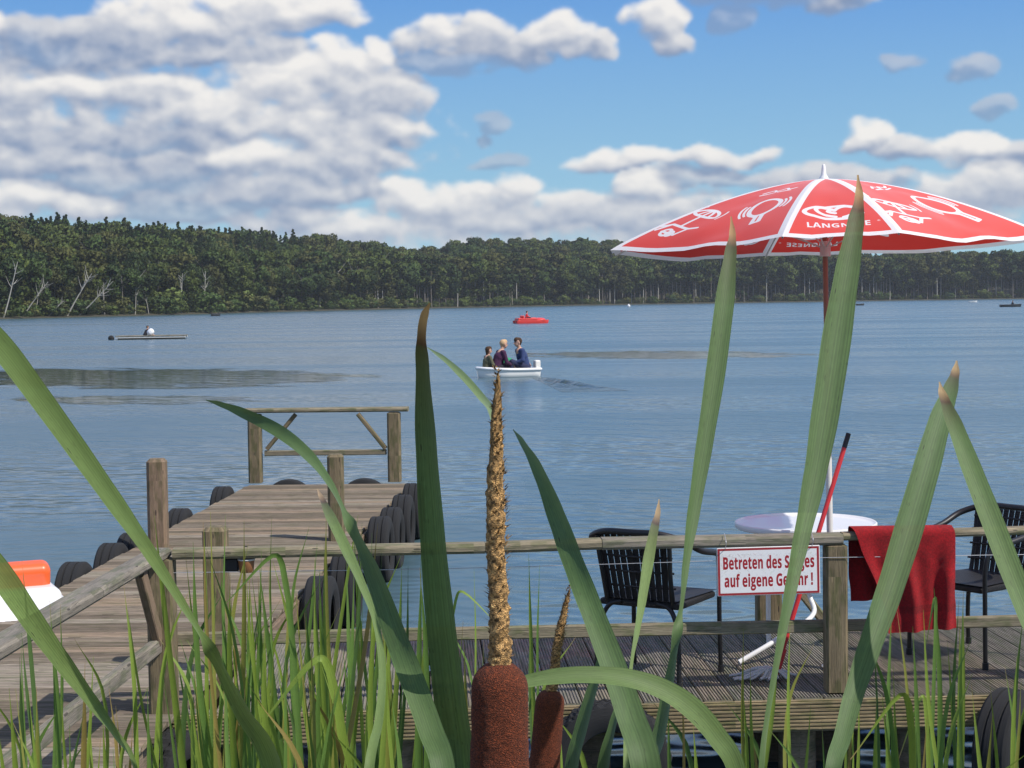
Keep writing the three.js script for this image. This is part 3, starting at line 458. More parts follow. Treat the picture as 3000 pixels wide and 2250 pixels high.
// ------------------------------------------------------------------ sign on the railing
{
  const c = document.createElement('canvas'); c.width = 1024; c.height = 480; const x = c.getContext('2d');
  x.fillStyle = '#e8e6e6'; x.fillRect(0, 0, 1024, 480); x.strokeStyle = '#9c2a30'; x.lineWidth = 22; x.strokeRect(12, 12, 1000, 456);
  x.fillStyle = '#a01c26'; x.textAlign = 'center'; x.textBaseline = 'alphabetic'; x.font = 'bold 172px sans-serif';
  const put = (s, y, w) => { const m = x.measureText(s).width; x.save(); x.translate(512, y); x.scale(w / m, 1); x.fillText(s, 0, 0); x.lineWidth = 5; x.strokeStyle = '#a01c26'; x.strokeText(s, 0, 0); x.restore(); };
  put('Betreten des Steges', 212, 930); put('auf eigene Gefahr !', 394, 900);
  const r = rng(4); for (let i = 0; i < 520; i++) { x.fillStyle = `rgba(${120 + r() * 60},${110 + r() * 50},${100 + r() * 50},${0.03 + 0.11 * r()})`; x.beginPath(); x.ellipse(r() * 1024, 60 + r() * r() * 420, 2 + r() * 26, 1 + r() * 7, r() * 3, 0, 7); x.fill(); }
  const t = new THREE.CanvasTexture(c); t.colorSpace = THREE.SRGBColorSpace;
  const d = -P1.z - 0.075, A = at(2101, 1743, d), B = at(2404, 1743, d), C = at(2101, 1601, d), w = A.distanceTo(B), h = A.distanceTo(C);
  const S = thing('warning_sign', 'white enamel warning sign with dark red lettering hung on the railing', 'sign', A.clone().add(B).multiplyScalar(0.5));
  const pl = part(S, 'plate', new RoundedBoxGeometry(w, h, 0.008, 2, 0.003), std({ color: new THREE.Color(0.78, 0.77, 0.76), roughness: 0.4 }), V(0, h / 2, 0));
  part(pl, 'lettering', new THREE.PlaneGeometry(w - 0.008, h - 0.008), std({ map: t, roughness: 0.38 }), V(0, 0, 0.0062));
  for (const s of [-1, 1]) part(S, 'hanger', tube([V(s * w * 0.42, h - 0.01, 0.003), V(s * w * 0.42, h + 0.03, 0.05), V(s * w * 0.42, h + 0.07, 0)], 0.002, 12, 5), M.wire);
  S.rotation.y = 0.03; S.rotation.z = 0.012;
}
// ------------------------------------------------------------------ red towel over the rail
{
  const zc = P1.z, y1 = at(2640, 1556, -zc).y, d = -zc, nu = 40, nv = 60, P = [], U = [], I = [];
  const L = (v) => v < 0 ? lerp(2488, 2500, -v) : table([0, .25, .5, .75, 1], [2486, 2512, 2548, 2582, 2596], v), Rr = (v) => v < 0 ? 2784 : 2788 + 3 * v;
  for (let j = 0; j <= nv; j++) for (let i = 0; i <= nu; i++) {
    const v = -0.75 + 1.75 * j / nv, u = i / nu, px = lerp(L(v), Rr(v), u), len = 0.545 * Math.abs(v) * lerp(1.03, 0.985, u);
    const x = (px - 1500) / F * d, fold = (0.018 * Math.sin(u * 13 + 1.5 + v * 1.4) + 0.010 * Math.sin(u * 27 + v * 4)) * sstep(0.04, 0.6, Math.abs(v)) + 0.004 * fbm(u * 9, v * 9, 3);
    let y, z; const edge = 0.05; if (Math.abs(v) < 0.1) { const a = v / 0.1; y = y1 + 0.028 - 0.02 * a * a; z = zc + a * 0.057; } else { y = y1 + 0.008 - (len - 0.0545); z = zc + Math.sign(v) * (0.06 + 0.012 * Math.abs(v)) + fold; }
    P.push(x + 0.004 * n2(v * 6, u * 3), y, z); U.push(u * 0.5, v * 0.55);
  }
  for (let j = 0; j < nv; j++) for (let i = 0; i < nu; i++) { const a = j * (nu + 1) + i, b = a + nu + 1; I.push(a, b, a + 1, b, b + 1, a + 1); }
  const g = new THREE.BufferGeometry(); g.setAttribute('position', new THREE.Float32BufferAttribute(P, 3)); g.setAttribute('uv', new THREE.Float32BufferAttribute(U, 2)); g.setIndex(I); g.computeVertexNormals();
  const t = tex(256, 256, (x, y) => { const v = 0.78 + 0.22 * fbm(x / 3, y / 3, 2) + 0.15 * fbm(x / 40, y / 40, 2), band = y > 196 && y < 214 ? 0.86 : 1; return [196 * v * band, 24 * v * band, 34 * v * band]; }); t.repeat.set(2, 1.82);
  const bt = tex(128, 128, (x, y) => { const v = 128 + 120 * n2(x / 1.7, y / 1.7); return [v, v, v]; }, false); bt.repeat.set(12, 12);
  const m = single('red_towel', g, phys({ map: t, roughness: 1, sheen: 0.6, sheenColor: new THREE.Color(0.7, 0.1, 0.1), bumpMap: bt, bumpScale: 0.004, side: THREE.DoubleSide }), 'red terry towel draped over the platform railing', 'towel');
}
// ------------------------------------------------------------------ table, parasol, mop
const TC = at(2360, 1527, 9.45);
{
  const ty = TC.y, T = thing('garden_table', 'round white plastic garden table with bent tube legs', 'table', V(TC.x, DECK, TC.z)), h = ty - DECK, R = 0.392;
  part(T, 'tabletop', new THREE.LatheGeometry([[0, h - 0.012], [R - 0.03, h - 0.012], [R - 0.012, h - 0.004], [R - 0.006, h], [R, h - 0.006], [R, h - 0.03], [R - 0.01, h - 0.036], [R - 0.03, h - 0.026], [0, h - 0.026]].reverse().map(([a, b]) => new THREE.Vector2(a, b)), 72), M.white);
  const foot = onY(2165, 1948, DECK).sub(T.position), mid = at(2271, 1877, 9.12).sub(T.position), bend = at(2385, 1793, 9.35).sub(T.position);
  part(T, 'leg', tube([foot.clone().add(V(0, 0.014, 0)), mid, bend, at(2372, 1745, 9.42).sub(T.position), V(-0.02, h - 0.15, 0.02), V(-0.05, h - 0.03, 0.03)], 0.0135, 48, 10), M.white);
  const l2 = at(2448, 1560, 9.5).sub(T.position), l3 = at(2250, 1560, 9.6).sub(T.position);
  for (const l of [l2, l3]) part(T, 'leg', tube([V(l.x, 0.003, l.z), V(l.x, h * 0.5, l.z), V(l.x * 0.95, h - 0.03, l.z * 0.95)], 0.0135, 12, 10), M.white);
}
const PX = 2436, PD = 8.95;
{
  const base = at(PX, 1555, PD).setY(DECK), top = at(2413, 482, PD), Rm = 1.135, rimY = EYE + 0.272, rise = top.y - 0.075 - rimY;
  const U = thing('beach_parasol', 'red and white printed parasol standing over the platform', 'parasol', base.clone());
  const tip = V(top.x - base.x, 0, top.z - base.z), poleTop = top.clone().sub(base);
  const hub = V(tip.x, 0, tip.z), lo = rimY - base.y;
  part(U, 'pole', tube([V(0, 0.05, 0), V(tip.x * 0.28, poleTop.y * 0.28, tip.z * 0.28), V(tip.x * 0.56, poleTop.y * 0.56, tip.z * 0.56)], 0.0165, 12, 14), M.offwhite);
  part(U, 'upper_pole', tube([V(tip.x * 0.55, poleTop.y * 0.55, tip.z * 0.55), V(tip.x * 0.8, poleTop.y * 0.8, tip.z * 0.8), V(tip.x, poleTop.y - 0.09, tip.z)], 0.0135, 12, 14), std({ color: new THREE.Color(0.33, 0.15, 0.10), roughness: 0.5 }));
  part(U, 'finial', new THREE.LatheGeometry([[0.0, 0.085], [0.008, 0.08], [0.011, 0.06], [0.014, 0.03], [0.024, 0.014], [0.028, 0.0], [0, 0]].reverse().map(([a, b]) => new THREE.Vector2(a, b)), 20), M.white, V(tip.x, poleTop.y - 0.082, tip.z));
  part(U, 'stand', new THREE.LatheGeometry([[0, 0.003], [0.055, 0.003], [0.055, 0.012], [0.03, 0.02], [0.026, 0.22], [0.017, 0.22], [0.017, 0.06], [0, 0.06]].map(([a, b]) => new THREE.Vector2(a, b)), 36), M.offwhite);
  const az = []; let a0 = -20; for (let k = 0; k < 4; k++) { az.push(a0, a0 + 27); a0 += 90; }                // narrow printed panels between wide ones
  const tiltX = -0.012, prof = (r, sag = 0) => lo + rise * (1 - Math.pow(r, 1.62)) - sag;
  const ribPt = (deg, r) => { const a = deg * Math.PI / 180, x = Math.sin(a) * r * Rm, z = Math.cos(a) * r * Rm; return V(hub.x + x, prof(r) + x * 0.012 + z * 0.017, hub.z + z); };
  const wideC = panelArt(false), narrowC = panelArt(true);
  const fm = (t) => phys({ map: t, roughness: 0.8, transmission: 0.32, thickness: 0, side: THREE.DoubleSide });
  const mats = { wide: fm(wideC), narrow: fm(narrowC), blank: fm(panelArt(true, true)) };
  for (let k = 0; k < 8; k++) {
    const A = az[k], B = k < 7 ? az[k + 1] : az[0] + 360, span = B - A, narrow = span < 45, half = Math.sin(span / 2 * Math.PI / 180) * Rm, nu = narrow ? 8 : 16, nv = 22, P = [], UV = [], I = [];
    for (let j = 0; j <= nv; j++) for (let i = 0; i <= nu; i++) {
      const r = 0.02 + 0.98 * j / nv, u = i / nu, p = ribPt(A, r).lerp(ribPt(B, r), u), s = Math.sin(u * Math.PI);
      p.y -= (narrow ? 0.010 : 0.028) * s * r * (0.6 + 0.4 * r) + (j === nv ? 0.004 : 0) - 0.012 * n2(u * 5 + k * 3, r * 6) * s * r;
      const inw = 1 - (narrow ? 0.006 : 0.02) * s * sstep(0.8, 1, r); p.x = hub.x + (p.x - hub.x) * inw; p.z = hub.z + (p.z - hub.z) * inw;
      P.push(p.x, p.y, p.z); UV.push(0.5 + (u - 0.5) * r * half * 2 / (narrow ? 0.58 : 1.22), 1 - r);
    }
    for (let j = 0; j < nv; j++) for (let i = 0; i < nu; i++) { const a = j * (nu + 1) + i, b = a + nu + 1; I.push(a, b, a + 1, b, b + 1, a + 1); }
    const g = new THREE.BufferGeometry(); g.setAttribute('position', new THREE.Float32BufferAttribute(P, 3)); g.setAttribute('uv', new THREE.Float32BufferAttribute(UV, 2)); g.setIndex(I); g.computeVertexNormals();
    part(U, 'canopy_panel', g, narrow ? mats.narrow : mats.wide);
    const rp = [0.03, 0.3, 0.6, 0.85, 0.995].map((r) => ribPt(A, r).add(V(0, -0.008 - 0.004 * r, 0)));
    const rib = part(U, 'rib', tube(rp, 0.005, 20, 6), M.offwhite);
    part(rib, 'strut', tube([V(tip.x * 0.8, lo - 0.02, tip.z * 0.8), ribPt(A, 0.5).add(V(0, -0.016, 0))], 0.004, 2, 6), M.offwhite);
  }
  part(U, 'runner', new THREE.CylinderGeometry(0.028, 0.028, 0.08, 16), M.offwhite, V(tip.x * 0.8, lo - 0.02, tip.z * 0.8));
  U.userData.label = 'red and white printed parasol standing over the platform';
}
function panelArt(narrow, blank) {
  const W = narrow ? 580 : 1220, H = 1200, c = document.createElement('canvas'); c.width = W; c.height = H; const x = c.getContext('2d'), white = '#f3eeee';
  x.fillStyle = '#e83a2e'; x.fillRect(0, 0, W, H);
  x.strokeStyle = white; x.fillStyle = white; x.lineCap = 'round'; x.lineJoin = 'round';
  const half = Math.sin((narrow ? 14 : 31) * Math.PI / 180) * 1135; // canvas: 1 px = 1 mm, apex at the top, rim at the bottom
  x.lineWidth = narrow ? 64 : 52; for (const s of [-1, 1]) { x.beginPath(); x.moveTo(W / 2, -10); x.lineTo(W / 2 + s * half, H); x.stroke(); }
  x.fillRect(0, H - 34, W, 40);
  if (blank) { const t = new THREE.CanvasTexture(c); t.colorSpace = THREE.SRGBColorSpace; return t; }
  const X = (k) => W / 2 + k;
  if (narrow) {                                                   // ice cream maker's heart in rings, and the word
    const cx = W / 2 - 6, cy = 905; x.save(); x.translate(cx, cy); x.scale(1, 1.28);
    x.lineWidth = 24; x.beginPath(); x.ellipse(0, 0, 142, 66, 0, 0.5, 2 * Math.PI - 0.55); x.stroke();
    x.lineWidth = 22; x.beginPath(); x.moveTo(0, 44); x.bezierCurveTo(-118, 10, -96, -64, -42, -52); x.bezierCurveTo(-16, -46, -4, -30, 0, -20); x.bezierCurveTo(8, -40, 34, -66, 78, -50); x.bezierCurveTo(150, -20, 90, 30, 40, 50); x.stroke();
    x.beginPath(); x.moveTo(0, 6); x.bezierCurveTo(-44, -8, -30, -34, -14, -28); x.stroke(); x.restore();
    x.font = 'bold 74px sans-serif'; x.textAlign = 'center'; x.textBaseline = 'alphabetic'; const m = x.measureText('LANGNESE').width; x.save(); x.translate(W / 2, 1098); x.scale(300 / m, 1); x.fillText('LANGNESE', 0, 0); x.restore(); x.font = '20px sans-serif'; x.fillText('®', W / 2 + 186, 1060);
  } else {
    const racket = (px, py, a, k) => { x.save(); x.translate(px, py); x.rotate(a); x.scale(k, k); x.lineWidth = 24; x.beginPath(); x.ellipse(0, -130, 74, 116, 0, 0, 7); x.stroke(); x.beginPath(); x.moveTo(-34, -26); x.lineTo(-15, 0); x.lineTo(-17, 92); x.lineTo(17, 92); x.lineTo(15, 0); x.lineTo(34, -26); x.stroke(); x.lineWidth = 13; for (const s of [-1, 1]) for (const q of [100, 122]) { x.beginPath(); x.ellipse(0, -130, q, q + 36, 0, s > 0 ? -0.5 : Math.PI - 0.5, s > 0 ? 0.5 : Math.PI + 0.5); x.stroke(); } x.restore(); };
    const shade = (px, py, a, k) => { x.save(); x.translate(px, py); x.rotate(a); x.scale(k, k); x.lineWidth = 22; x.beginPath(); x.ellipse(0, 0, 118, 62, 0, Math.PI, 2 * Math.PI); x.ellipse(0, 0, 118, 24, 0, 0, Math.PI); x.stroke(); for (const s of [-60, 0, 60]) { x.beginPath(); x.moveTo(0, -62); x.quadraticCurveTo(s * 0.8, -40, s, 18); x.stroke(); } x.beginPath(); x.moveTo(0, 24); x.lineTo(0, 150); x.stroke(); x.lineWidth = 12; for (const s of [-1, 1]) { x.beginPath(); x.arc(0, 0, 146, s > 0 ? -0.6 : Math.PI - 0.1, s > 0 ? 0.1 : Math.PI + 0.6); x.stroke(); }
      x.lineWidth = 21; x.beginPath(); x.moveTo(-150, 230); x.lineTo(-80, 160); x.lineTo(90, 156); x.lineTo(150, 128); x.moveTo(-80, 160); x.lineTo(-120, 252); x.moveTo(90, 156); x.lineTo(60, 236); x.lineTo(-60, 244); x.stroke(); x.beginPath(); x.arc(-20, 240, 34, 0, 7); x.moveTo(40, 226); x.arc(18, 238, 24, 0, 7); x.stroke(); x.restore(); };
    const zig = (px, py, a, k) => { x.save(); x.translate(px, py); x.rotate(a); x.scale(k, k); x.lineWidth = 21; x.beginPath(); x.moveTo(-110, 20); x.lineTo(-40, -26); x.lineTo(-10, 30); x.lineTo(52, -30); x.lineTo(74, 24); x.lineTo(120, -10); x.stroke(); x.beginPath(); x.moveTo(-120, 60); x.lineTo(-20, 50); x.moveTo(10, 62); x.lineTo(90, 50); x.stroke(); x.restore(); };
    racket(X(205), 880, -0.42, 1.12); shade(X(-225), 800, 0.42, 1.0); zig(X(10), 430, -0.3, 0.8);
  }
  const t = new THREE.CanvasTexture(c); t.colorSpace = THREE.SRGBColorSpace; return t;
}
{ // mop leaning on the parasol pole
  const f = onY(2268, 1987, DECK), e = at(2486, 1270, 9.0), Mp = thing('floor_mop', 'mop with red handle leaning on the parasol pole', 'mop', f.clone());
  const q = e.clone().sub(f), up = q.clone().normalize();
  const hd = part(Mp, 'handle', tube([up.clone().multiplyScalar(0.03), q.clone().multiplyScalar(0.5), q.clone().multiplyScalar(0.94)], 0.0125, 4, 12), M.red);
  part(hd, 'grip_cap', tube([q.clone().multiplyScalar(0.94), q], 0.0135, 2, 12), M.blackPlastic);
  part(Mp, 'socket', tube([up.clone().multiplyScalar(0.01), up.clone().multiplyScalar(0.16)], 0.021, 3, 12), M.red);
  const r = rng(66), st = []; for (let i = 0; i < 46; i++) { const a = r() * 6.28, l = 0.06 + 0.10 * r(), x = -0.05 + Math.cos(a) * l * 1.0, z = Math.sin(a) * l * 0.5; st.push(tube([V(0, 0.05, 0), V(x * 0.5, 0.035 + 0.02 * r(), z * 0.5), V(x, 0.012, z), V(x * 1.2, 0.009, z * 1.15 + 0.02 * (r() - 0.5))], 0.007, 8, 5)); }
  part(Mp, 'mop_head', mergeGeometries(st), std({ color: new THREE.Color(0.6, 0.6, 0.58), roughness: 1 }));
}
// ------------------------------------------------------------------ woven chairs
function chairBuild(name, label) {
  const c = thing(name, label, 'chair', V(0, 0, 0), null), T = 0.0125, tb = (pts, n = 40) => tube(pts, T, n, 9);
  const weave = tex(128, 128, (x, y) => { const k = ((x >> 3) + (y >> 3)) & 1, e = (k ? x : y) & 7, v = e === 0 || e === 7 ? 90 : 235; return [v, v, v]; }); weave.repeat.set(4, 4);
  const wm = std({ color: new THREE.Color(0.028, 0.026, 0.028), map: weave, roughness: 0.55, bumpMap: weave, bumpScale: 0.003, side: THREE.DoubleSide });
  // local: front = +z, seat width along x
  const yTop = 0.79, seatY = 0.43;
  for (const s of [-1, 1]) {
    const fl = part(c, 'front_leg', tb([V(s * 0.255, 0, 0.235), V(s * 0.25, 0.3, 0.232), V(s * 0.252, 0.56, 0.225), V(s * 0.262, 0.635, 0.19)]), M.blackTube);
    const rl = part(c, 'rear_leg', tb([V(s * 0.235, 0, -0.25), V(s * 0.228, 0.2, -0.235), V(s * 0.205, 0.34, -0.222), V(s * 0.165, 0.40, -0.212), V(s * 0.1, 0.418, -0.21)]), M.blackTube);
    part(fl, 'leg_cap', new THREE.CylinderGeometry(0.017, 0.017, 0.035, 12).translate(0, 0.0175, 0), M.blackPlastic, V(s * 0.255, 0, 0.235));
    part(rl, 'leg_cap', new THREE.CylinderGeometry(0.017, 0.017, 0.035, 12).translate(0, 0.0175, 0), M.blackPlastic, V(s * 0.235, 0, -0.25));
    part(c, 'back_upright', tb([V(s * 0.185, seatY - 0.03, -0.2), V(s * 0.19, 0.56, -0.245), V(s * 0.2, 0.70, -0.275), V(s * 0.2, 0.765, -0.285)]), M.blackTube);
  }
  part(c, 'arm_loop', tube([V(0.262, 0.635, 0.19), V(0.285, 0.655, 0.08), V(0.29, 0.69, -0.1), V(0.265, 0.745, -0.22), V(0.16, 0.785, -0.29), V(0, yTop, -0.305), V(-0.16, 0.785, -0.29), V(-0.265, 0.745, -0.22), V(-0.29, 0.69, -0.1), V(-0.285, 0.655, 0.08), V(-0.262, 0.635, 0.19)], 0.017, 80, 10), M.blackPlastic);
  const sheet = (f, nu, nv) => { const P = [], U = [], I = []; for (let j = 0; j <= nv; j++) for (let i = 0; i <= nu; i++) { const p = f(i / nu, j / nv); P.push(p.x, p.y, p.z); U.push(i / nu * 0.5, j / nv * 0.5); } for (let j = 0; j < nv; j++) for (let i = 0; i < nu; i++) { const a = j * (nu + 1) + i, b = a + nu + 1; I.push(a, a + 1, b, b, a + 1, b + 1); } const g = new THREE.BufferGeometry(); g.setAttribute('position', new THREE.Float32BufferAttribute(P, 3)); g.setAttribute('uv', new THREE.Float32BufferAttribute(U, 2)); g.setIndex(I); g.computeVertexNormals(); return g; };
  // back: upright bands of weave, with slits between that let the light through
  const br = new THREE.Group(); br.name = 'backrest'; c.add(br);
  for (let k = 0; k < 21; k++) part(br, 'woven_strand', sheet((u, v) => { const s = -0.19 + 0.38 * (k + 0.01 + 0.965 * u) / 21, y = lerp(seatY - 0.01, 0.775, v), q = s / 0.19; return V(s * (0.95 + 0.12 * v), y, lerp(-0.2, -0.292, v) + 0.02 * q * q * v - 0.004 * (k & 1)); }, 1, 10), wm);
  for (const y of [0.5, 0.58, 0.66, 0.73]) { const v = (y - 0.42) / 0.355; part(br, 'woven_band', tube([V(-0.2, y, lerp(-0.18, -0.27, v)), V(0, y, lerp(-0.204, -0.296, v)), V(0.2, y, lerp(-0.18, -0.27, v))], 0.006, 12, 5), M.blackPlastic); }
  part(c, 'seat', (() => { const top = sheet((u, v) => { const x = (u - 0.5) * lerp(0.40, 0.47, v), z = lerp(-0.215, 0.235, v); return V(x, seatY - 0.012 * Math.sin(u * Math.PI) * Math.sin(v * Math.PI) + 0.004, z); }, 10, 10); const rim = new RoundedBoxGeometry(0.46, 0.035, 0.45, 2, 0.015); rim.translate(0, seatY - 0.02, 0.01); const t2 = top.toNonIndexed(); return mergeGeometries([t2, rim]); })(), wm);
  return c;
}
{
  const rr = onY(2010, 2010, DECK), fl = onY(1850, 1945, DECK), A = chairBuild('woven_chair', 'black woven armchair with its back to the railing, beside the warning sign');
  A.position.set((rr.x + fl.x) / 2, DECK - 0.004, (rr.z + fl.z) / 2); A.rotation.y = Math.atan2(0.50, -0.86);
  const B = copy(A, 'black woven armchair behind the red towel'); B.position.set(2.50, DECK - 0.004, -9.22); B.rotation.y = Math.atan2(-0.80, -0.6);
}
// ------------------------------------------------------------------ pedal boats, rowing boats, raft
function hullGeo(L, W, H, bow, flat = 0) {                          // a boat body lofted along x, open above
  const n = 22, m = 12, P = [], I = [];
  for (let i = 0; i <= n; i++) { const t = i / n, x = (t - 0.5) * L, w = W / 2 * Math.pow(Math.sin(Math.min(1, (1 - t) / bow) * Math.PI / 2), 0.6) * (t < 0.12 ? 0.86 + 0.14 * Math.sin(t / 0.12 * 1.57) : 1) + 0.01, top = H * (1 + 0.28 * t * t * t); for (let j = 0; j <= m; j++) { const a = Math.PI * j / m, c = Math.cos(a), s = Math.sin(a); P.push(x + 0.12 * L * 0.5 * sstep(0.8, 1, t) * (1 - Math.pow(s, 2)), top - (top + 0.12) * Math.pow(s, 0.7), -w * Math.sign(c) * Math.pow(Math.abs(c), 0.55)); } }
  for (let i = 0; i < n; i++) for (let j = 0; j < m; j++) { const a = i * (m + 1) + j, b = a + m + 1; I.push(a, a + 1, b, b, a + 1, b + 1); }
  const c0 = P.length / 3; P.push(-L / 2, H * 0.5, 0); for (let j = 0; j < m; j++) I.push(c0, j + 1, j);
  const g = new THREE.BufferGeometry(); g.setAttribute('position', new THREE.Float32BufferAttribute(P, 3)); g.setIndex(I); g.computeVertexNormals(); return g;
}
function rimGeo(L, W, H, bow, r) { const pts = []; for (let k = 0; k <= 1; k++) for (let i = 0; i <= 16; i++) { const t = k ? 1 - i / 16 : i / 16, w = W / 2 * Math.pow(Math.sin(Math.min(1, (1 - t) / bow) * Math.PI / 2), 0.6) * (t < 0.12 ? 0.86 + 0.14 * Math.sin(t / 0.12 * 1.57) : 1) + 0.01; pts.push(V((t - 0.5) * L + 0.06 * L * sstep(0.8, 1, t), H * (1 + 0.28 * t * t * t), (k ? 1 : -1) * w)); } return tube(pts, r, 90, 8, true); }
const greyIn = std({ color: new THREE.Color(0.42, 0.43, 0.42), roughness: 0.7, side: THREE.DoubleSide }), whiteHull = phys({ color: new THREE.Color(0.78, 0.78, 0.76), roughness: 0.4, side: THREE.DoubleSide }), darkHull = std({ color: new THREE.Color(0.03, 0.035, 0.04), roughness: 0.6, side: THREE.DoubleSide });
function dinghy(name, label, pos, turn, L, W, H, hull, rim) {
  const b = thing(name, label, 'boat', pos); b.rotation.y = turn;
  part(b, 'hull', hullGeo(L, W, H, 0.42), hull); part(b, 'gunwale', rimGeo(L, W, H, 0.42, 0.05), rim);
  for (const x of [-L * 0.28, L * 0.16]) part(b, 'bench', new RoundedBoxGeometry(0.26, 0.035, W * 0.9, 2, 0.012), greyIn, V(x, H * 0.72, 0));
  part(b, 'floor', new RoundedBoxGeometry(L * 0.78, 0.02, W * 0.66, 1, 0.008), greyIn, V(-L * 0.06, 0.03, 0));
  return b;
}
function pedalBoat(label, pos, turn, body, trim) {
  const b = thing('pedal_boat', label, 'pedal boat', pos); b.rotation.y = turn;
  for (const s of [-1, 1]) { const g = hullGeo(3.1, 0.5, 0.26, 0.3); part(b, 'float', g, body, V(0, 0, s * 0.5)); }
  const deck = new RoundedBoxGeometry(2.7, 0.14, 1.5, 4, 0.06); part(b, 'deck', deck, body, V(-0.05, 0.27, 0));
  const bowG = blob(new THREE.SphereGeometry(1, 24, 16), 0.02, 2); bowG.scale(0.62, 0.2, 0.68); part(b, 'bow_fairing', bowG, body, V(0.92, 0.34, 0));
  for (const s of [-1, 1]) {
    const st = part(b, 'seat', new RoundedBoxGeometry(0.5, 0.16, 0.55, 3, 0.05), trim, V(-0.45, 0.4, s * 0.35));
    const bk = new RoundedBoxGeometry(0.16, 0.42, 0.56, 3, 0.06); bk.rotateZ(0.28); part(st, 'seat_back', bk, trim, V(-0.33, 0.16, 0));
    part(b, 'side_wall', new RoundedBoxGeometry(1.7, 0.2, 0.12, 3, 0.05), body, V(-0.3, 0.4, s * 0.7));
  }
  part(b, 'stern_box', new RoundedBoxGeometry(0.34, 0.3, 1.44, 3, 0.08), body, V(-1.2, 0.38, 0));
  part(b, 'paddle_box', new RoundedBoxGeometry(0.62, 0.26, 0.4, 3, 0.1), trim, V(0.3, 0.42, 0));
  return b;
}
const moored = pedalBoat('white pedal boat with orange seats moored at the boat side of the jetty', V(-4.0, -0.03, -11.75), 2.0, M.white, M.orange);
part(moored, 'seat_shell', new RoundedBoxGeometry(0.46, 0.36, 1.36, 3, 0.07), M.white, V(-0.8, 0.43, 0));
pedalBoat('bright red pedal boat far out on open water', onY(1553, 947, 0), 0.25, M.redPaint, M.redPaint).scale.setScalar(1.12);
{ const p = onY(1553, 947, 0); }
const BOAT = onY(1487, 1104, 0);
const bt = dinghy('white_dinghy', 'small white dinghy with people aboard, a dark wake behind it', BOAT.clone(), Math.PI + 0.42, 1.9, 1.1, 0.24, whiteHull, M.white);
part(bt, 'stern_motor', new RoundedBoxGeometry(0.2, 0.34, 0.2, 3, 0.05), M.offwhite, V(-1.04, 0.34, 0));
dinghy('dark_rowing_boat', 'dark rowing boat with a rower before the far wood', onY(2960, 899, 0), 0.1, 4.0, 1.3, 0.42, darkHull, darkHull);
dinghy('small_dark_boat', 'tiny dark boat seen below the parasol near the far shore', onY(2520, 895, 0), 0.3, 2.2, 1.0, 0.4, darkHull, darkHull);
dinghy('small_pale_boat', 'tiny pale boat close under the far tall trees', onY(2850, 886, 0), 0.0, 2.6, 1.0, 0.4, whiteHull, M.white);
dinghy('small_anchored_boat', 'tiny dark boat off the shore with the dead trunks', onY(632, 926, 0), 0.5, 2.0, 1.0, 0.5, darkHull, darkHull);
{ const p = onY(1842, 899, 0), b = thing('buoy', 'small white round buoy near the far shore', 'buoy', p); part(b, 'float', new THREE.SphereGeometry(0.55, 20, 14), M.white, V(0, 0.3, 0)); part(b, 'ring', new THREE.TorusGeometry(0.12, 0.03, 8, 16), M.white, V(0, 0.92, 0)); }
{
  const p = onY(445, 993, 0), Rf = thing('swimming_raft', 'low wooden swimming raft anchored off the far shore', 'raft', p); Rf.rotation.y = 0.12;
  for (let k = 0; k < 14; k++) part(Rf, 'plank', new RoundedBoxGeometry(0.33, 0.06, 2.6, 1, 0.01), M.deck[k % 4], V(-2.34 + k * 0.36, 0.24, 0));
  for (const s of [-1, 1]) { part(Rf, 'float', new THREE.CylinderGeometry(0.2, 0.2, 4.7, 16).rotateZ(Math.PI / 2), M.beam, V(0, -0.03, s * 0.95)); part(Rf, 'side_beam', new RoundedBoxGeometry(5.05, 0.10, 0.09, 1, 0.01), M.offwhite, V(0, 0.155, s * 1.22)); }
  part(Rf, 'buoy', new THREE.SphereGeometry(0.22, 16, 12), M.rubber, V(-2.85, 0.1, 0.8));
  const w = single('white_bag', blob(new THREE.SphereGeometry(0.27, 24, 16), 0.12, 5, 3), M.white, 'white rounded bundle lying on the swimming raft', 'bag'); w.position.copy(p).add(V(0.12, 0.52, 0.9)); w.scale.set(1, 0.98, 0.9);
}
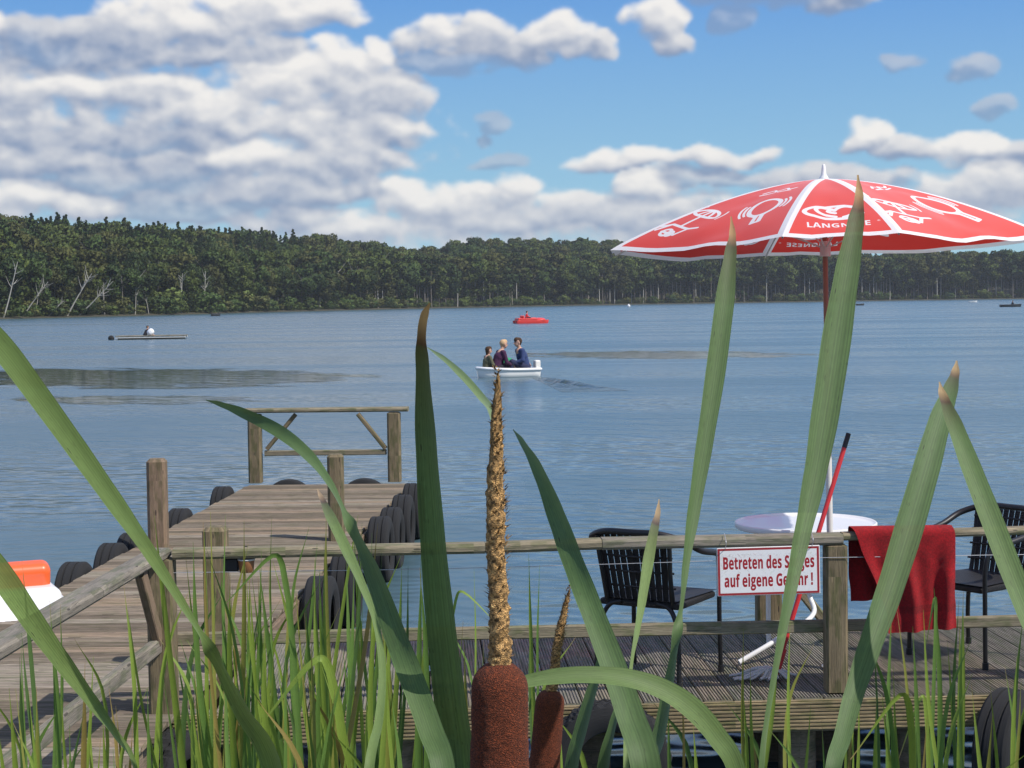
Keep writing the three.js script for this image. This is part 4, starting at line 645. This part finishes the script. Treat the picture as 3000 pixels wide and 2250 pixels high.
// ------------------------------------------------------------------ people
function polygonise(bones, k, res = 56) {
  const lo = V(9, 9, 9), hi = V(-9, -9, -9); for (const [a, b, ra, rb] of bones) { for (const [q, r] of [[a, ra], [b, rb]]) { lo.min(V(q.x - r, q.y - r, q.z - r)); hi.max(V(q.x + r, q.y + r, q.z + r)); } }
  const c = lo.clone().add(hi).multiplyScalar(0.5), s = Math.max(hi.x - lo.x, hi.y - lo.y, hi.z - lo.z) / 2 * 1.12;
  const mc = new MarchingCubes(res, new THREE.MeshBasicMaterial(), false, false, 60000); mc.isolation = 0;
  const BN = bones.map(([a, b, ra, rb]) => { const x = b.x - a.x, y = b.y - a.y, z = b.z - a.z; return [a.x, a.y, a.z, x, y, z, 1 / (x * x + y * y + z * z + 1e-9), ra, rb]; });
  for (let z = 0; z < res; z++) for (let y = 0; y < res; y++) for (let x = 0; x < res; x++) {
    const X = (x - res / 2) / (res / 2) * s + c.x, Y = (y - res / 2) / (res / 2) * s + c.y, Z = (z - res / 2) / (res / 2) * s + c.z; let d = 9;
    for (const [ax, ay, az, bx, by, bz, il, ra, rb] of BN) { const px = X - ax, py = Y - ay, pz = Z - az; let h = (px * bx + py * by + pz * bz) * il; h = h < 0 ? 0 : h > 1 ? 1 : h; const ex = px - bx * h, ey = py - by * h, ez = pz - bz * h, e = Math.sqrt(ex * ex + ey * ey + ez * ez) - ra - (rb - ra) * h; let q = 0.5 + 0.5 * (d - e) / k; q = q < 0 ? 0 : q > 1 ? 1 : q; d = d + (e - d) * q - k * q * (1 - q); }
    mc.field[x + y * res + z * res * res] = -d;
  }
  mc.update();
  const n = mc.count, g = new THREE.BufferGeometry(), P = mc.positionArray.slice(0, n * 3), N = mc.normalArray.slice(0, n * 3);
  for (let i = 0; i < n; i++) { P[i * 3] = P[i * 3] * s + c.x; P[i * 3 + 1] = P[i * 3 + 1] * s + c.y; P[i * 3 + 2] = P[i * 3 + 2] * s + c.z; }
  g.setAttribute('position', new THREE.BufferAttribute(P, 3)); g.setAttribute('normal', new THREE.BufferAttribute(N, 3)); g.computeVertexNormals(); return g;
}
// a seated figure; hips at the origin, facing +x, hands at given points
function seated(label, pos, turn, sc, top, legs, hair, opt = {}) {
  const lean = opt.lean || 0, H = V(0, 0.08, 0), C = V(lean * 0.6, 0.36, 0), N = V(lean, 0.54, 0), Hd = V(lean + 0.04 + (opt.nod || 0), 0.70, opt.turnHead || 0);
  const g = thing('person', label, 'person', pos); g.rotation.y = turn; g.scale.setScalar(sc);
  const arms = [], sleeves = [], trou = [], legsB = [];
  for (const s of [-1, 1]) {
    const sh = V(lean * 0.95, 0.485, s * 0.17), hand = (s < 0 ? opt.handA : opt.handB) || V(0.34, 0.2, s * 0.14), el = sh.clone().add(hand).multiplyScalar(0.5).add(V(-0.07, -0.09, s * 0.07));
    arms.push([sh, el, 0.05, 0.042], [el, hand, 0.040, 0.027]); sleeves.push([sh, el, 0.066, 0.056], [el, el.clone().lerp(hand, opt.short ? 0.05 : 0.82), 0.054, 0.042]);
    const dir = hand.clone().sub(el).normalize(), side = V(0, 0, 1);
    arms.push([hand, hand.clone().addScaledVector(dir, 0.06), 0.033, 0.033]);
    for (let f = 0; f < 4; f++) { const o = hand.clone().addScaledVector(dir, 0.075).add(V(0, 0, (f - 1.5) * 0.02)); arms.push([o, o.clone().addScaledVector(dir, 0.045 + 0.012 * (f === 1 ? 1 : f === 3 ? -0.6 : 0.4)).add(V(0, -0.02, 0)), 0.009, 0.008]); }
    arms.push([hand.clone().addScaledVector(dir, 0.03), hand.clone().addScaledVector(dir, 0.065).add(V(0, 0.005, -s * 0.05)), 0.011, 0.009]);
    const hip = V(0, 0.05, s * 0.09), kn = opt.sit ? V(0.36, 0.34, s * 0.12) : V(0.42, 0.10 + (opt.knee || 0), s * 0.12), ft = opt.sit ? V(0.62, 0.05, s * 0.12) : V(0.46, opt.low ? -0.12 : -0.30, s * 0.10);
    legsB.push([hip, kn, 0.075, 0.055], [kn, ft, 0.052, 0.036], [ft, ft.clone().add(V(0.16, -0.03, 0)), 0.04, 0.032]); trou.push([hip, kn, 0.092, 0.070], [kn, kn.clone().lerp(ft, 0.85), 0.068, 0.052]);
  }
  const face = [[Hd.clone().add(V(-0.012, 0.03, 0)), Hd.clone().add(V(0.012, -0.035, 0)), 0.092, 0.07], [Hd.clone().add(V(0.085, 0.0, 0)), Hd.clone().add(V(0.102, -0.02, 0)), 0.012, 0.016]];
  for (const s of [-1, 1]) face.push([Hd.clone().add(V(-0.01, 0.005, s * 0.082)), Hd.clone().add(V(-0.012, -0.02, s * 0.082)), 0.014, 0.012]);
  const bd = part(g, 'body', polygonise([[H, C, 0.13, 0.125], [C, V(lean, 0.47, 0), 0.125, 0.11], [V(lean, 0.5, 0), N.clone().lerp(Hd, 0.5), 0.05, 0.048], ...face, ...arms, ...legsB], 0.025, opt.far ? 48 : 84), M.skin);
  part(g, 'top', polygonise([[H, C, 0.15, 0.148], [V(C.x, C.y, -0.06), V(lean, 0.47, -0.10), 0.12, 0.085], [V(C.x, C.y, 0.06), V(lean, 0.47, 0.10), 0.12, 0.085], [V(lean, 0.49, -0.13), V(lean, 0.49, 0.13), 0.06, 0.06], ...sleeves], 0.03, 60), top);
  part(g, 'trousers', polygonise([[V(-0.03, 0.06, 0), V(0.04, 0.06, 0), 0.14, 0.13], ...trou], 0.03, 56), legs);
  const hb = [[Hd.clone().add(V(-0.03, 0.055, 0)), Hd.clone().add(V(0.02, 0.075, 0)), 0.095, 0.075], [Hd.clone().add(V(-0.05, 0.03, 0)), Hd.clone().add(V(-0.055, opt.long ? -0.12 : -0.03, 0)), 0.075, 0.05]];
  part(g, 'hair', polygonise(hb, 0.03, 36), hair);
  for (const s of [-1, 1]) part(bd, 'eye', new THREE.SphereGeometry(0.011, 8, 6), M.blackPlastic, Hd.clone().add(V(0.076, 0.012, s * 0.032)));
  return g;
}
{
  const cl = (r, g, b) => std({ color: new THREE.Color(r, g, b), roughness: 0.95 });
  const purple = cl(.055, .015, .05), dark = cl(.02, .02, .028), navy = cl(.03, .05, .14), jeans = cl(.025, .03, .075), brown = cl(.06, .03, .015), blond = cl(.55, .36, .2), olive = cl(.10, .10, .06);
  const inBoat = (x, y, z) => V(x, y, z).applyAxisAngle(V(0, 1, 0), Math.PI + 0.42).add(BOAT);
  // boat: local +x is the bow (to the left in the photograph); seats at y about .3
  seated('person in blue jacket with brown hair, sitting in the stern of the dinghy', inBoat(-0.60, 0.24, 0.0), Math.PI + 0.42, 1.2, navy, jeans, brown, { lean: 0.13, handA: V(0.32, 0.18, -0.14), handB: V(-0.22, 0.16, 0.30), knee: 0.10, low: true, nod: 0.03 });
  seated('person in dark purple jacket with fair hair, leaning over in the dinghy', inBoat(0.40, 0.22, -0.02), 0.42 + 0.05, 1.16, purple, dark, blond, { lean: 0.16, nod: 0.05, handA: V(0.42, 0.1, -0.1), handB: V(0.44, 0.12, 0.12), low: true, knee: 0.08 });
  seated('small dark haired person sitting in the bow of the dinghy', inBoat(0.68, 0.16, 0.10), 0.42, 0.98, olive, dark, brown, { lean: 0.05, long: true, low: true, knee: 0.08 });
  const gb = single('green_bag', blob(new THREE.SphereGeometry(0.2, 20, 14), 0.14, 7, 2), cl(.03, .30, .14), 'bright green bag between the people in the dinghy', 'bag'); gb.position.copy(inBoat(-0.06, 0.40, 0.12)); gb.scale.set(1.0, 1.15, 0.9);
  const RP = onY(445, 993, 0);
  seated('person in dark clothes sitting on the swimming raft', RP.clone().add(V(-0.45, 0.27, 0.2)), 0.4, 0.85, dark, dark, brown, { lean: 0.2, far: true, sit: true });
  const PB = onY(1553, 947, 0); const pb = seated('person in red sitting in the far red pedal boat', PB.clone().add(V(-0.4, 0.5, 0.2)), 0.25, 1.0, M.redPaint, dark, brown, { lean: 0.05, far: true });
  const RB = onY(2960, 899, 0); seated('rower in dark clothes sitting in the rowing boat', RB.clone().add(V(0.3, 0.36, 0)), 0.2, 1.05, dark, dark, brown, { lean: 0.15, far: true, handA: V(0.4, 0.25, -0.2), handB: V(0.4, 0.25, 0.2) });
}
// ------------------------------------------------------------------ reeds and cattails
const stripe = tex(256, 512, (x, y) => { const sp = n2(x / 4 + 90, y / 11), spot = sp > 0.86 && n2(x / 60, y / 60) > 0.1 ? 0.55 : 1, v = 0.92 * spot + 0.035 * Math.sin(x * 0.245) + 0.05 * n2(x / 5, y / 300) + 0.05 * n2(x / 9, y / 120) + 0.05 * fbm(x / 20, y / 9, 3); return [238 * v, 236 * (spot < 1 ? v * 0.86 : v), 228 * v]; });
const leafMat = phys({ map: stripe, vertexColors: true, roughness: 0.62, specularIntensity: 0.6, transmission: 0.40, thickness: 0, side: THREE.DoubleSide });
const reedMat = phys({ map: stripe, vertexColors: true, roughness: 0.6, specularIntensity: 0.6, transmission: 0.38, thickness: 0, side: THREE.DoubleSide });
// ribbon through 3D points; w = width at each point, roll = turn about its own line away from facing the camera
function ribbon(pts, ws, rolls, colors, nL = 60, cup = 0.22, nW = 4) {
  const cv = new THREE.CatmullRomCurve3(pts, false, 'centripetal'), n = pts.length - 1, P = [], U = [], C = [], I = []; let len = 0, last = null;
  const pick = (arr, t) => { const f = t * n, i = Math.min(n - 1, Math.floor(f)), q = f - i; const s = q * q * (3 - 2 * q); return lerp(arr[i], arr[i + 1], s); };
  for (let j = 0; j <= nL; j++) {
    const t = j / nL, p = cv.getPoint(t), T = cv.getTangent(t), view = p.clone().sub(camera.position).normalize();
    let A = T.clone().cross(view).normalize(); A.applyAxisAngle(T, pick(rolls, t)); const N = A.clone().cross(T).normalize(), w = pick(ws, t) / 2;
    if (last) len += p.distanceTo(last); last = p;
    const c = colors(t);
    for (let i = 0; i <= nW; i++) { const u = i / nW * 2 - 1, q = p.clone().addScaledVector(A, u * w).addScaledVector(N, cup * w * (1 - u * u)); P.push(q.x, q.y, q.z); U.push(i / nW, len * 3); C.push(c[0], c[1], c[2]); }
  }
  for (let j = 0; j < nL; j++) for (let i = 0; i < nW; i++) { const a = j * (nW + 1) + i, b = a + nW + 1; I.push(a, b, a + 1, b, b + 1, a + 1); }
  const g = new THREE.BufferGeometry(); g.setAttribute('position', new THREE.Float32BufferAttribute(P, 3)); g.setAttribute('uv', new THREE.Float32BufferAttribute(U, 2)); g.setAttribute('color', new THREE.Float32BufferAttribute(C, 3)); g.setIndex(I); g.computeVertexNormals(); return g;
}
const GREEN = [.142, .250, .084], LIGHT = [.268, .400, .120], TAN = [.62, .42, .20], BROWN = [.10, .055, .03];
const mix3 = (a, b, t) => a.map((x, i) => lerp(x, b[i], t));
// list of [px, py, width px, roll]; first point = tip; d = distance at tip and at the foot
function tracedLeaf(plant, list, d0, d1, tip = 0, tone = GREEN, slim = 1) {
  const root = true;
  const n = list.length, pts = [], ws = [], rolls = [];
  list.forEach(([x, y, w, roll = 0], i) => { const d = lerp(d0, d1, i / (n - 1)), p = at(x, y, d); pts.push(p); ws.push(Math.max(0.0006, slim * w * d / F / Math.max(0.35, Math.cos(roll)))); rolls.push(-roll); });
  if (root) { const b = plant.position, e = pts[n - 1]; pts.push(e.clone().lerp(b, 0.5).add(V((e.x - b.x) * 0.25, 0, (e.z - b.z) * 0.2)), V(b.x + (e.x - b.x) * 0.08, b.y - 0.02, b.z)); const w = ws[n - 1]; ws.push(w * 1.0, w * 0.8); rolls.push(rolls[n - 1], rolls[n - 1]); }
  const total = pts.length - 1;
  const g = ribbon(pts, ws, rolls, (t) => { const k = t * total; if (tip > 0) { if (k < tip * 0.55) return TAN; if (k < tip) return mix3(TAN, BROWN, (k / tip - 0.55) / 0.45); if (k < tip * 1.9) return mix3(mix3(BROWN, tone, 0.35), tone, (k / tip - 1) / 0.9); } return tone; }, 26 * 3, 0.24);
  g.translate(-plant.position.x, -plant.position.y, -plant.position.z);
  return part(plant, 'leaf', g, leafMat);
}
function plantAt(px, d, label) { const p = at(px, 2260, d); p.y = bankY(p.z) - 0.02; return thing('cattail_plant', label, 'reed', p); }
const fuzz = tex(256, 256, (x, y) => { const v = 0.72 + 0.5 * fbm(x / 5, y / 5, 3) + 0.5 * Math.pow(clamp(n2(x / 2.2, y / 2.2) * 1.3), 3); return [140 * v, 70 * v, 40 * v]; });
const fuzzB = tex(256, 256, (x, y) => { const v = 128 + 90 * n2(x / 3, y / 3) + 60 * n2(x / 1.3, y / 1.3); return [v, v, v]; }, false);
const fluff = tex(256, 256, (x, y) => { const v = 0.75 + 0.55 * fbm(x / 12, y / 14, 4); return [252 * v, 200 * v, 130 * v]; });
function cattail(plant, headTop, headBot, wTop, wBot, tipPt, d, stemTo) {
  const A = at(...headTop, d), B = at(...headBot, d), dir = A.clone().sub(B), L = dir.length(); dir.normalize(); const q = new THREE.Quaternion().setFromUnitVectors(V(0, 1, 0), dir), r1 = wTop * d / F / 2, r0 = wBot * d / F / 2, full = L * 1.55;
  const pr = [[0, 0]]; const nn = 40; for (let i = 0; i <= nn; i++) { const t = i / nn, y = t * full, e = Math.min(1, Math.sqrt(Math.max(0, 1 - Math.pow(Math.max(0, (y - (full - r1 * 1.05)) / (r1 * 1.05)), 2)))), e2 = Math.min(1, Math.sqrt(Math.max(0.0, 1 - Math.pow(Math.max(0, 1 - y / r0), 2)))); pr.push([lerp(r0, r1, t) * (0.999 * e + 0.001) * e2 + 0.0005, y]); } pr.push([0, full]);
  const hg = new THREE.LatheGeometry(pr.map(([a, b]) => new THREE.Vector2(a, b)), 56), p = hg.attributes.position;
  for (let i = 0; i < p.count; i++) { const x = p.getX(i), y = p.getY(i), z = p.getZ(i), a = Math.atan2(z, x), k = 1 + 0.022 * n2(a * 6 + 20, y * 420) + 0.03 * n2(Math.cos(a) * 2 + 9, y * 60 + Math.sin(a) * 2); p.setX(i, x * k); p.setZ(i, z * k); }
  hg.computeVertexNormals(); const uv = hg.attributes.uv; for (let i = 0; i < uv.count; i++) uv.setXY(i, uv.getX(i) * 3, uv.getY(i) * full * 40);
  const base = A.clone().addScaledVector(dir, -full);
  const h = part(plant, 'seed_head', hg, std({ map: fuzz, bumpMap: fuzzB, bumpScale: 0.0012, roughness: 1 })); h.quaternion.copy(q); h.position.copy(base).sub(plant.position);
  // withered male spike
  const tp = at(...tipPt, d), sp = tp.clone().sub(A), SL = sp.length(), ns = 90, sg = new THREE.CylinderGeometry(1, 1, 1, 28, ns, false), s = sg.attributes.position, bend = V(0, 0, 0);
  const prof = (t) => r1 * table([0, .04, .1, .3, .5, .68, .72, .85, .95, 1], [.42, .40, .37, .36, .34, .30, .25, .20, .11, .04], t);
  for (let i = 0; i < s.count; i++) { const t = s.getY(i) + 0.5, x = s.getX(i), z = s.getZ(i), a = Math.atan2(z, x), rr = Math.hypot(x, z), R = prof(t) * (1 + 0.30 * fbm(a * 1.2 + 9, t * 34, 3) + 0.16 * n2(a * 3 + 40, t * 90)) * rr; s.setXYZ(i, Math.cos(a) * R + r1 * 0.10 * n2(t * 5, 2.2), t * SL - 0.003, Math.sin(a) * R + r1 * 0.08 * n2(t * 5, 7.7)); }
  sg.computeVertexNormals(); const u2 = sg.attributes.uv; for (let i = 0; i < u2.count; i++) u2.setXY(i, u2.getX(i) * 1, u2.getY(i) * 5);
  const fr = rng(Math.round(headTop[0])), fl = [], fu = [], fi = [];
  for (let k = 0; k < 500; k++) { const t = fr(), a = fr() * 6.28, R = prof(t) * 0.96, o = V(Math.cos(a) * R, t * SL, Math.sin(a) * R), n = V(Math.cos(a), 0.3 + fr() * 0.9, Math.sin(a)).normalize(), l = r1 * (0.10 + 0.20 * fr()), w = V(-Math.sin(a), fr() - 0.5, Math.cos(a)).multiplyScalar(r1 * 0.05), b = fl.length / 3; for (const q of [o.clone().add(w), o.clone().sub(w), o.clone().addScaledVector(n, l)]) { fl.push(q.x, q.y, q.z); fu.push(fr(), fr()); } fi.push(b, b + 1, b + 2); }
  const fg = new THREE.BufferGeometry(); fg.setAttribute('position', new THREE.Float32BufferAttribute(fl, 3)); fg.setAttribute('uv', new THREE.Float32BufferAttribute(fu, 2)); fg.setIndex(fi); fg.computeVertexNormals();
  const m = part(plant, 'withered_spike', mergeGeometries([sg, fg]), std({ map: fluff, bumpMap: fuzzB, bumpScale: 0.0015, roughness: 1, side: THREE.DoubleSide })); m.quaternion.setFromUnitVectors(V(0, 1, 0), sp.clone().normalize()); m.position.copy(A).sub(plant.position);
  const st = tube([base.clone().addScaledVector(dir, 0.01).sub(plant.position), base.clone().lerp(plant.position, 0.5).sub(plant.position), V(0, -0.02, 0)], r1 * 0.32, 16, 10); part(plant, 'stem', st, std({ color: new THREE.Color(...GREEN), roughness: 0.7 }));
}
{
  const A = plantAt(1440, 0.92, 'tall cattail with a thick brown seed head and long ragged tan spike');
  cattail(A, [1462, 1936], [1464, 2250], 158, 170, [1455, 1076], 0.86);
  tracedLeaf(A, [[1259, 888, 6, .2], [1243, 925, 24, .1], [1235, 985, 26, -.3], [1238, 1080, 40, -.75], [1248, 1300, 62, -.8], [1266, 1560, 74, -.8], [1290, 1820, 86, -.75], [1316, 2040, 94, -.7], [1342, 2265, 100, -.65]], 0.98, 1.12, 2.4);
  tracedLeaf(A, [[603, 1172, 3, -.6], [650, 1186, 16, -.6], [720, 1214, 30, -.4], [815, 1262, 38, .1], [895, 1325, 34, .5], [958, 1402, 22, .7], [1003, 1485, 12, 1.0], [1045, 1575, 26, -1.0], [1100, 1705, 52, -.9], [1160, 1870, 66, -.5], [1215, 2010, 72, .2], [1262, 2140, 74, .3], [1300, 2262, 72, .2]], 1.35, 1.05, 0);
  tracedLeaf(A, [[1252, 1018, 3, .5], [1300, 1050, 14, .5], [1355, 1100, 21, .5], [1408, 1160, 22, .5], [1440, 1205, 20, .5], [1454, 1290, 18, .3], [1459, 1480, 18, .2], [1462, 1800, 20, 0], [1464, 2265, 30, 0]], 1.7, 1.15, 0, LIGHT);
  const B = plantAt(1690, 1.3, 'slimmer leaning cattail with a small brown seed head, arching leaf in front');
  cattail(B, [1614, 2018], [1594, 2250], 80, 92, [1668, 1716], 1.42);
  tracedLeaf(B, [[1503, 1258, 3, -.7], [1535, 1305, 18, -.9], [1578, 1385, 36, -.9], [1630, 1515, 54, -.85], [1680, 1650, 62, -.4], [1735, 1790, 68, .15], [1795, 1945, 76, .3], [1845, 2090, 84, .3], [1895, 2265, 92, .25]], 1.3, 1.08, 0);
  tracedLeaf(B, [[1500, 2008, 20, .2], [1560, 1992, 40, .3], [1650, 1979, 48, .4], [1750, 1977, 50, .5], [1850, 1988, 54, .5], [1945, 2020, 60, .5], [2030, 2076, 66, .5], [2100, 2156, 62, .5], [2160, 2265, 56, .4]], 1.0, 1.02, 0, mix3(GREEN, LIGHT, .6));
  tracedLeaf(B, [[1778, 1840, 3, -.7], [1755, 1950, 22, -.9], [1728, 2040, 32, -.9], [1700, 2140, 38, -.9], [1672, 2265, 40, -.9]], 1.5, 1.45, 0);
  tracedLeaf(B, [[1815, 2040, 3, -.7], [1795, 2120, 22, -.9], [1765, 2265, 36, -.9]], 1.5, 1.45, 0);
  const C = plantAt(430, 1.05, 'reed plant with two broad leaves sweeping over the walkway railing');
  tracedLeaf(C, [[-190, 850, 60, .5], [-90, 920, 86, .5], [10, 1022, 92, .45], [110, 1155, 86, .4], [215, 1300, 80, .4], [325, 1455, 70, .45], [430, 1605, 52, .6], [520, 1745, 34, .8], [585, 1850, 20, 1.0], [640, 1950, 36, -1.0], [705, 2080, 58, -.95], [800, 2265, 76, -.85]], 0.86, 1.05, 0, mix3(GREEN, LIGHT, .9), 0.78);
  tracedLeaf(C, [[-240, 1420, 60, .5], [-120, 1540, 86, .5], [0, 1680, 92, .5], [90, 1810, 82, .45], [180, 1935, 66, .5], [270, 2055, 46, .6], [340, 2150, 26, .8], [400, 2262, 16, .9]], 0.9, 1.05, 0, mix3(GREEN, LIGHT, .9), 0.8);
  tracedLeaf(C, [[930, 1432, 4, .4], [944, 1462, 15, .4], [972, 1520, 30, .45], [1015, 1610, 32, .5], [1060, 1710, 24, .6], [1100, 1820, 18, .6], [1120, 1960, 22, .3], [1110, 2110, 26, 0], [1080, 2265, 30, 0]], 1.6, 1.2, 1.2, mix3(GREEN, LIGHT, .8));
  const D = plantAt(2080, 1.2, 'tall reed plant with upright leaves crossing in front of the parasol and sign');
  tracedLeaf(D, [[2142, 634, 4, 0], [2146, 690, 20, .1], [2140, 745, 36, .2], [2124, 880, 56, .3], [2098, 1080, 58, .3], [2066, 1290, 50, .35], [2034, 1490, 38, .5], [2010, 1650, 22, .8], [1996, 1780, 11, 1.1], [1976, 1900, 20, -1.0], [1952, 2040, 32, -.95], [1928, 2160, 38, -.95], [1902, 2265, 44, -.9]], 1.35, 1.1, 1.6, mix3(GREEN, LIGHT, .12));
  tracedLeaf(D, [[2513, 512, 5, 0], [2517, 580, 26, .1], [2506, 660, 50, .2], [2480, 810, 72, .3], [2450, 1000, 86, .3], [2420, 1200, 82, .3], [2386, 1400, 66, .35], [2352, 1560, 50, .4], [2322, 1700, 38, .6], [2296, 1830, 28, .8], [2272, 1960, 18, .9], [2248, 2100, 15, .9], [2230, 2265, 18, .8]], 1.38, 1.12, 1.5, mix3(GREEN, LIGHT, .1));
  tracedLeaf(D, [[1931, 1462, 3, 0], [1927, 1505, 16, .1], [1917, 1550, 26, .2], [1900, 1640, 33, .3], [1884, 1740, 27, .4], [1868, 1840, 17, .6], [1852, 1930, 10, .7], [1838, 2080, 12, .5], [1835, 2265, 18, .3]], 1.7, 1.3, 1.7, LIGHT);
  const E = plantAt(2520, 1.15, 'reed plant with two crossing leaves in front of the towel and black chair');
  tracedLeaf(E, [[2803, 1056, 5, 0], [2798, 1095, 26, .1], [2782, 1150, 46, .1], [2752, 1240, 66, .2], [2715, 1370, 78, .25], [2664, 1545, 84, .25], [2606, 1730, 78, .25], [2548, 1895, 68, .25], [2500, 2040, 58, .1], [2468, 2160, 52, .1], [2440, 2265, 48, .1]], 1.34, 1.08, 1.2, mix3(GREEN, LIGHT, .05));
  tracedLeaf(E, [[2752, 1118, 4, .5], [2766, 1165, 26, .5], [2800, 1250, 46, .5], [2850, 1380, 58, .5], [2905, 1520, 64, .5], [2955, 1650, 66, .5], [3010, 1790, 64, .5], [3080, 1960, 60, .4], [3160, 2265, 56, .3]], 1.22, 1.0, 1.2, mix3(GREEN, LIGHT, .3));
}
{ // reeds standing in the shallow water between the bank and the platform
  const r = rng(2024);
  const YEL = [.42, .33, .09], BR = [.32, .47, .07], BR2 = [.19, .35, .07], DK = [.07, .15, .05];
  function clump(px, d, n, top0, top1, spread, label, group, wmm = 20) {
    const base = at(px, 2260, d); base.y = Math.max(bankY(base.z), -0.32) - 0.02; const T = thing('reed_clump', label, 'reed', base, group);
    for (let i = 0; i < n; i++) {
      const tx = px + (r() - 0.5) * spread * (r() < 0.3 ? 1.9 : 1), ty = lerp(top0, top1, r()), lean = (r() - 0.5) * 2.4, tipP = at(tx, ty, d + (r() - 0.5) * 0.5), bs = base.clone().add(V((r() - 0.5) * spread / F * d * 0.7, 0, (r() - 0.5) * 0.4));
      const fold = r() < 0.025, pts = [], ws = [], rl = [], a0 = (r() - 0.5) * 1.6, w = wmm / 1000 * (0.6 + 0.7 * r());
      const mid = bs.clone().lerp(tipP, 0.5).add(V(-lean * 0.05, 0.03, 0));
      if (fold) { const kx = (r() - 0.5) * 0.34; pts.push(tipP.clone().add(V(kx, -0.10 - 0.14 * r(), 0.05)), tipP.clone().add(V(kx * 0.12, 0.0, 0.01)), tipP.clone().add(V(0, -0.03, 0)), mid, bs); ws.push(w * 0.12, w * 0.7, w * 0.9, w, w); }
      else { const dr = r() < 0.35 ? 0.10 * r() : 0; pts.push(tipP.clone().add(V(Math.sign(lean) * dr * 1.1, -dr * 0.7, 0)), tipP.clone().lerp(mid, 0.3).add(V(lean * 0.012, dr * 0.3, 0)), mid, bs.clone().lerp(mid, 0.4), bs); ws.push(0.0008, w * 0.62, w, w, w * 0.9); }
      for (let k = 0; k < 5; k++) rl.push(a0 + 0.3 * k * (r() - 0.5));
      const q = r(), tone = q < 0.4 ? BR : q < 0.74 ? BR2 : q < 0.85 ? mix3(DK, BR2, .4) : q < 0.93 ? mix3(BR, YEL, .5) : YEL, dry = r() < 0.3;
      const g = ribbon(pts, ws, rl, (t) => dry && t < 0.07 ? mix3(TAN, tone, t / 0.07) : tone, 22, 0.3, 2); g.translate(-base.x, -base.y, -base.z); part(T, 'leaf', g, reedMat);
    }
  }
  const G1 = 'reed clumps in front of the walkway railing', L1 = 'clump of green reed blades in front of the walkway railing';
  for (const [x, d, n, a, b, s] of [[60, 4.4, 6, 1880, 2080, 150], [150, 4.8, 7, 1760, 2080, 190], [220, 4.6, 6, 1560, 2000, 200], [330, 5.0, 6, 1850, 2100, 150], [180, 4.0, 5, 1990, 2180, 220], [400, 4.3, 4, 2000, 2200, 160]]) clump(x, d, n, a, b, s, L1, G1);
    for (const [x, d, n, a, b, s] of [[560, 5.0, 8, 1560, 1900, 220], [640, 4.8, 10, 1430, 1850, 200], [700, 5.4, 9, 1500, 1900, 200], [780, 5.0, 10, 1560, 1950, 220], [850, 5.6, 9, 1470, 1950, 240], [920, 5.0, 10, 1640, 2000, 220], [990, 4.6, 9, 1500, 1950, 240], [1060, 5.2, 9, 1560, 1950, 220], [1130, 5.0, 9, 1500, 2000, 220], [1190, 4.6, 6, 1530, 1950, 180], [760, 3.8, 7, 1850, 2150, 260], [900, 3.8, 8, 1850, 2150, 260], [1040, 3.8, 8, 1800, 2120, 240], [640, 3.9, 6, 1900, 2150, 220]]) { const w = x < 690 ? 'beside the corner post' : x < 880 ? 'in front of the hanging cup and inner tyres' : 'behind the tall dark leaf'; clump(x, d, Math.round(n * 1.2), a, b, s, (d < 4 ? 'short' : n > 9 ? 'dense tall' : 'tall') + ' clump of green reed blades ' + w, 'reed clumps ' + w); }
  const G3 = 'sparse reed clumps beside the leaning cattail', L3 = 'sparse clump of thin reed blades beside the leaning cattail';
  for (const [x, d, n, a, b, s] of [[1370, 5.0, 5, 1650, 1950, 160], [1545, 5.2, 4, 1620, 1900, 120], [1640, 5.0, 3, 2000, 2150, 160], [1960, 4.6, 3, 1950, 2150, 160]]) clump(x, d, n, a, b, s, L3, G3);
    for (const [x, d, n, a, b, s] of [[2140, 4.8, 5, 1980, 2160, 160], [2230, 4.8, 7, 1760, 2080, 200], [2300, 5.0, 7, 1800, 2100, 180], [2420, 4.6, 6, 1900, 2130, 200], [2560, 4.8, 8, 1760, 2080, 200], [2650, 5.0, 9, 1740, 2080, 200], [2740, 4.6, 9, 1780, 2100, 220], [2820, 5.0, 9, 1720, 2080, 240], [2900, 4.7, 9, 1800, 2100, 220], [2980, 4.8, 8, 1830, 2120, 200], [2600, 3.9, 5, 2000, 2180, 260], [2860, 3.9, 6, 1950, 2160, 260]]) { const w = x < 2350 ? 'below the warning sign' : x < 2500 ? 'below the bare rail post' : x < 2800 ? 'below the red towel' : 'below the chair behind the towel'; clump(x, d, Math.max(3, Math.round(n * (x < 2500 ? 0.5 : 0.72))), a, b, s, (d < 4 ? 'short' : 'tall') + ' clump of reed blades growing ' + w, 'reed clumps ' + w); }
}

scene.fog = new THREE.FogExp2(new THREE.Color(0.80, 0.87, 0.95), 0.00012);
scene.traverse((o) => { if (o.isMesh) { o.castShadow = true; o.receiveShadow = true; } });
sun.castShadow = true;
renderer.render(scene, camera);
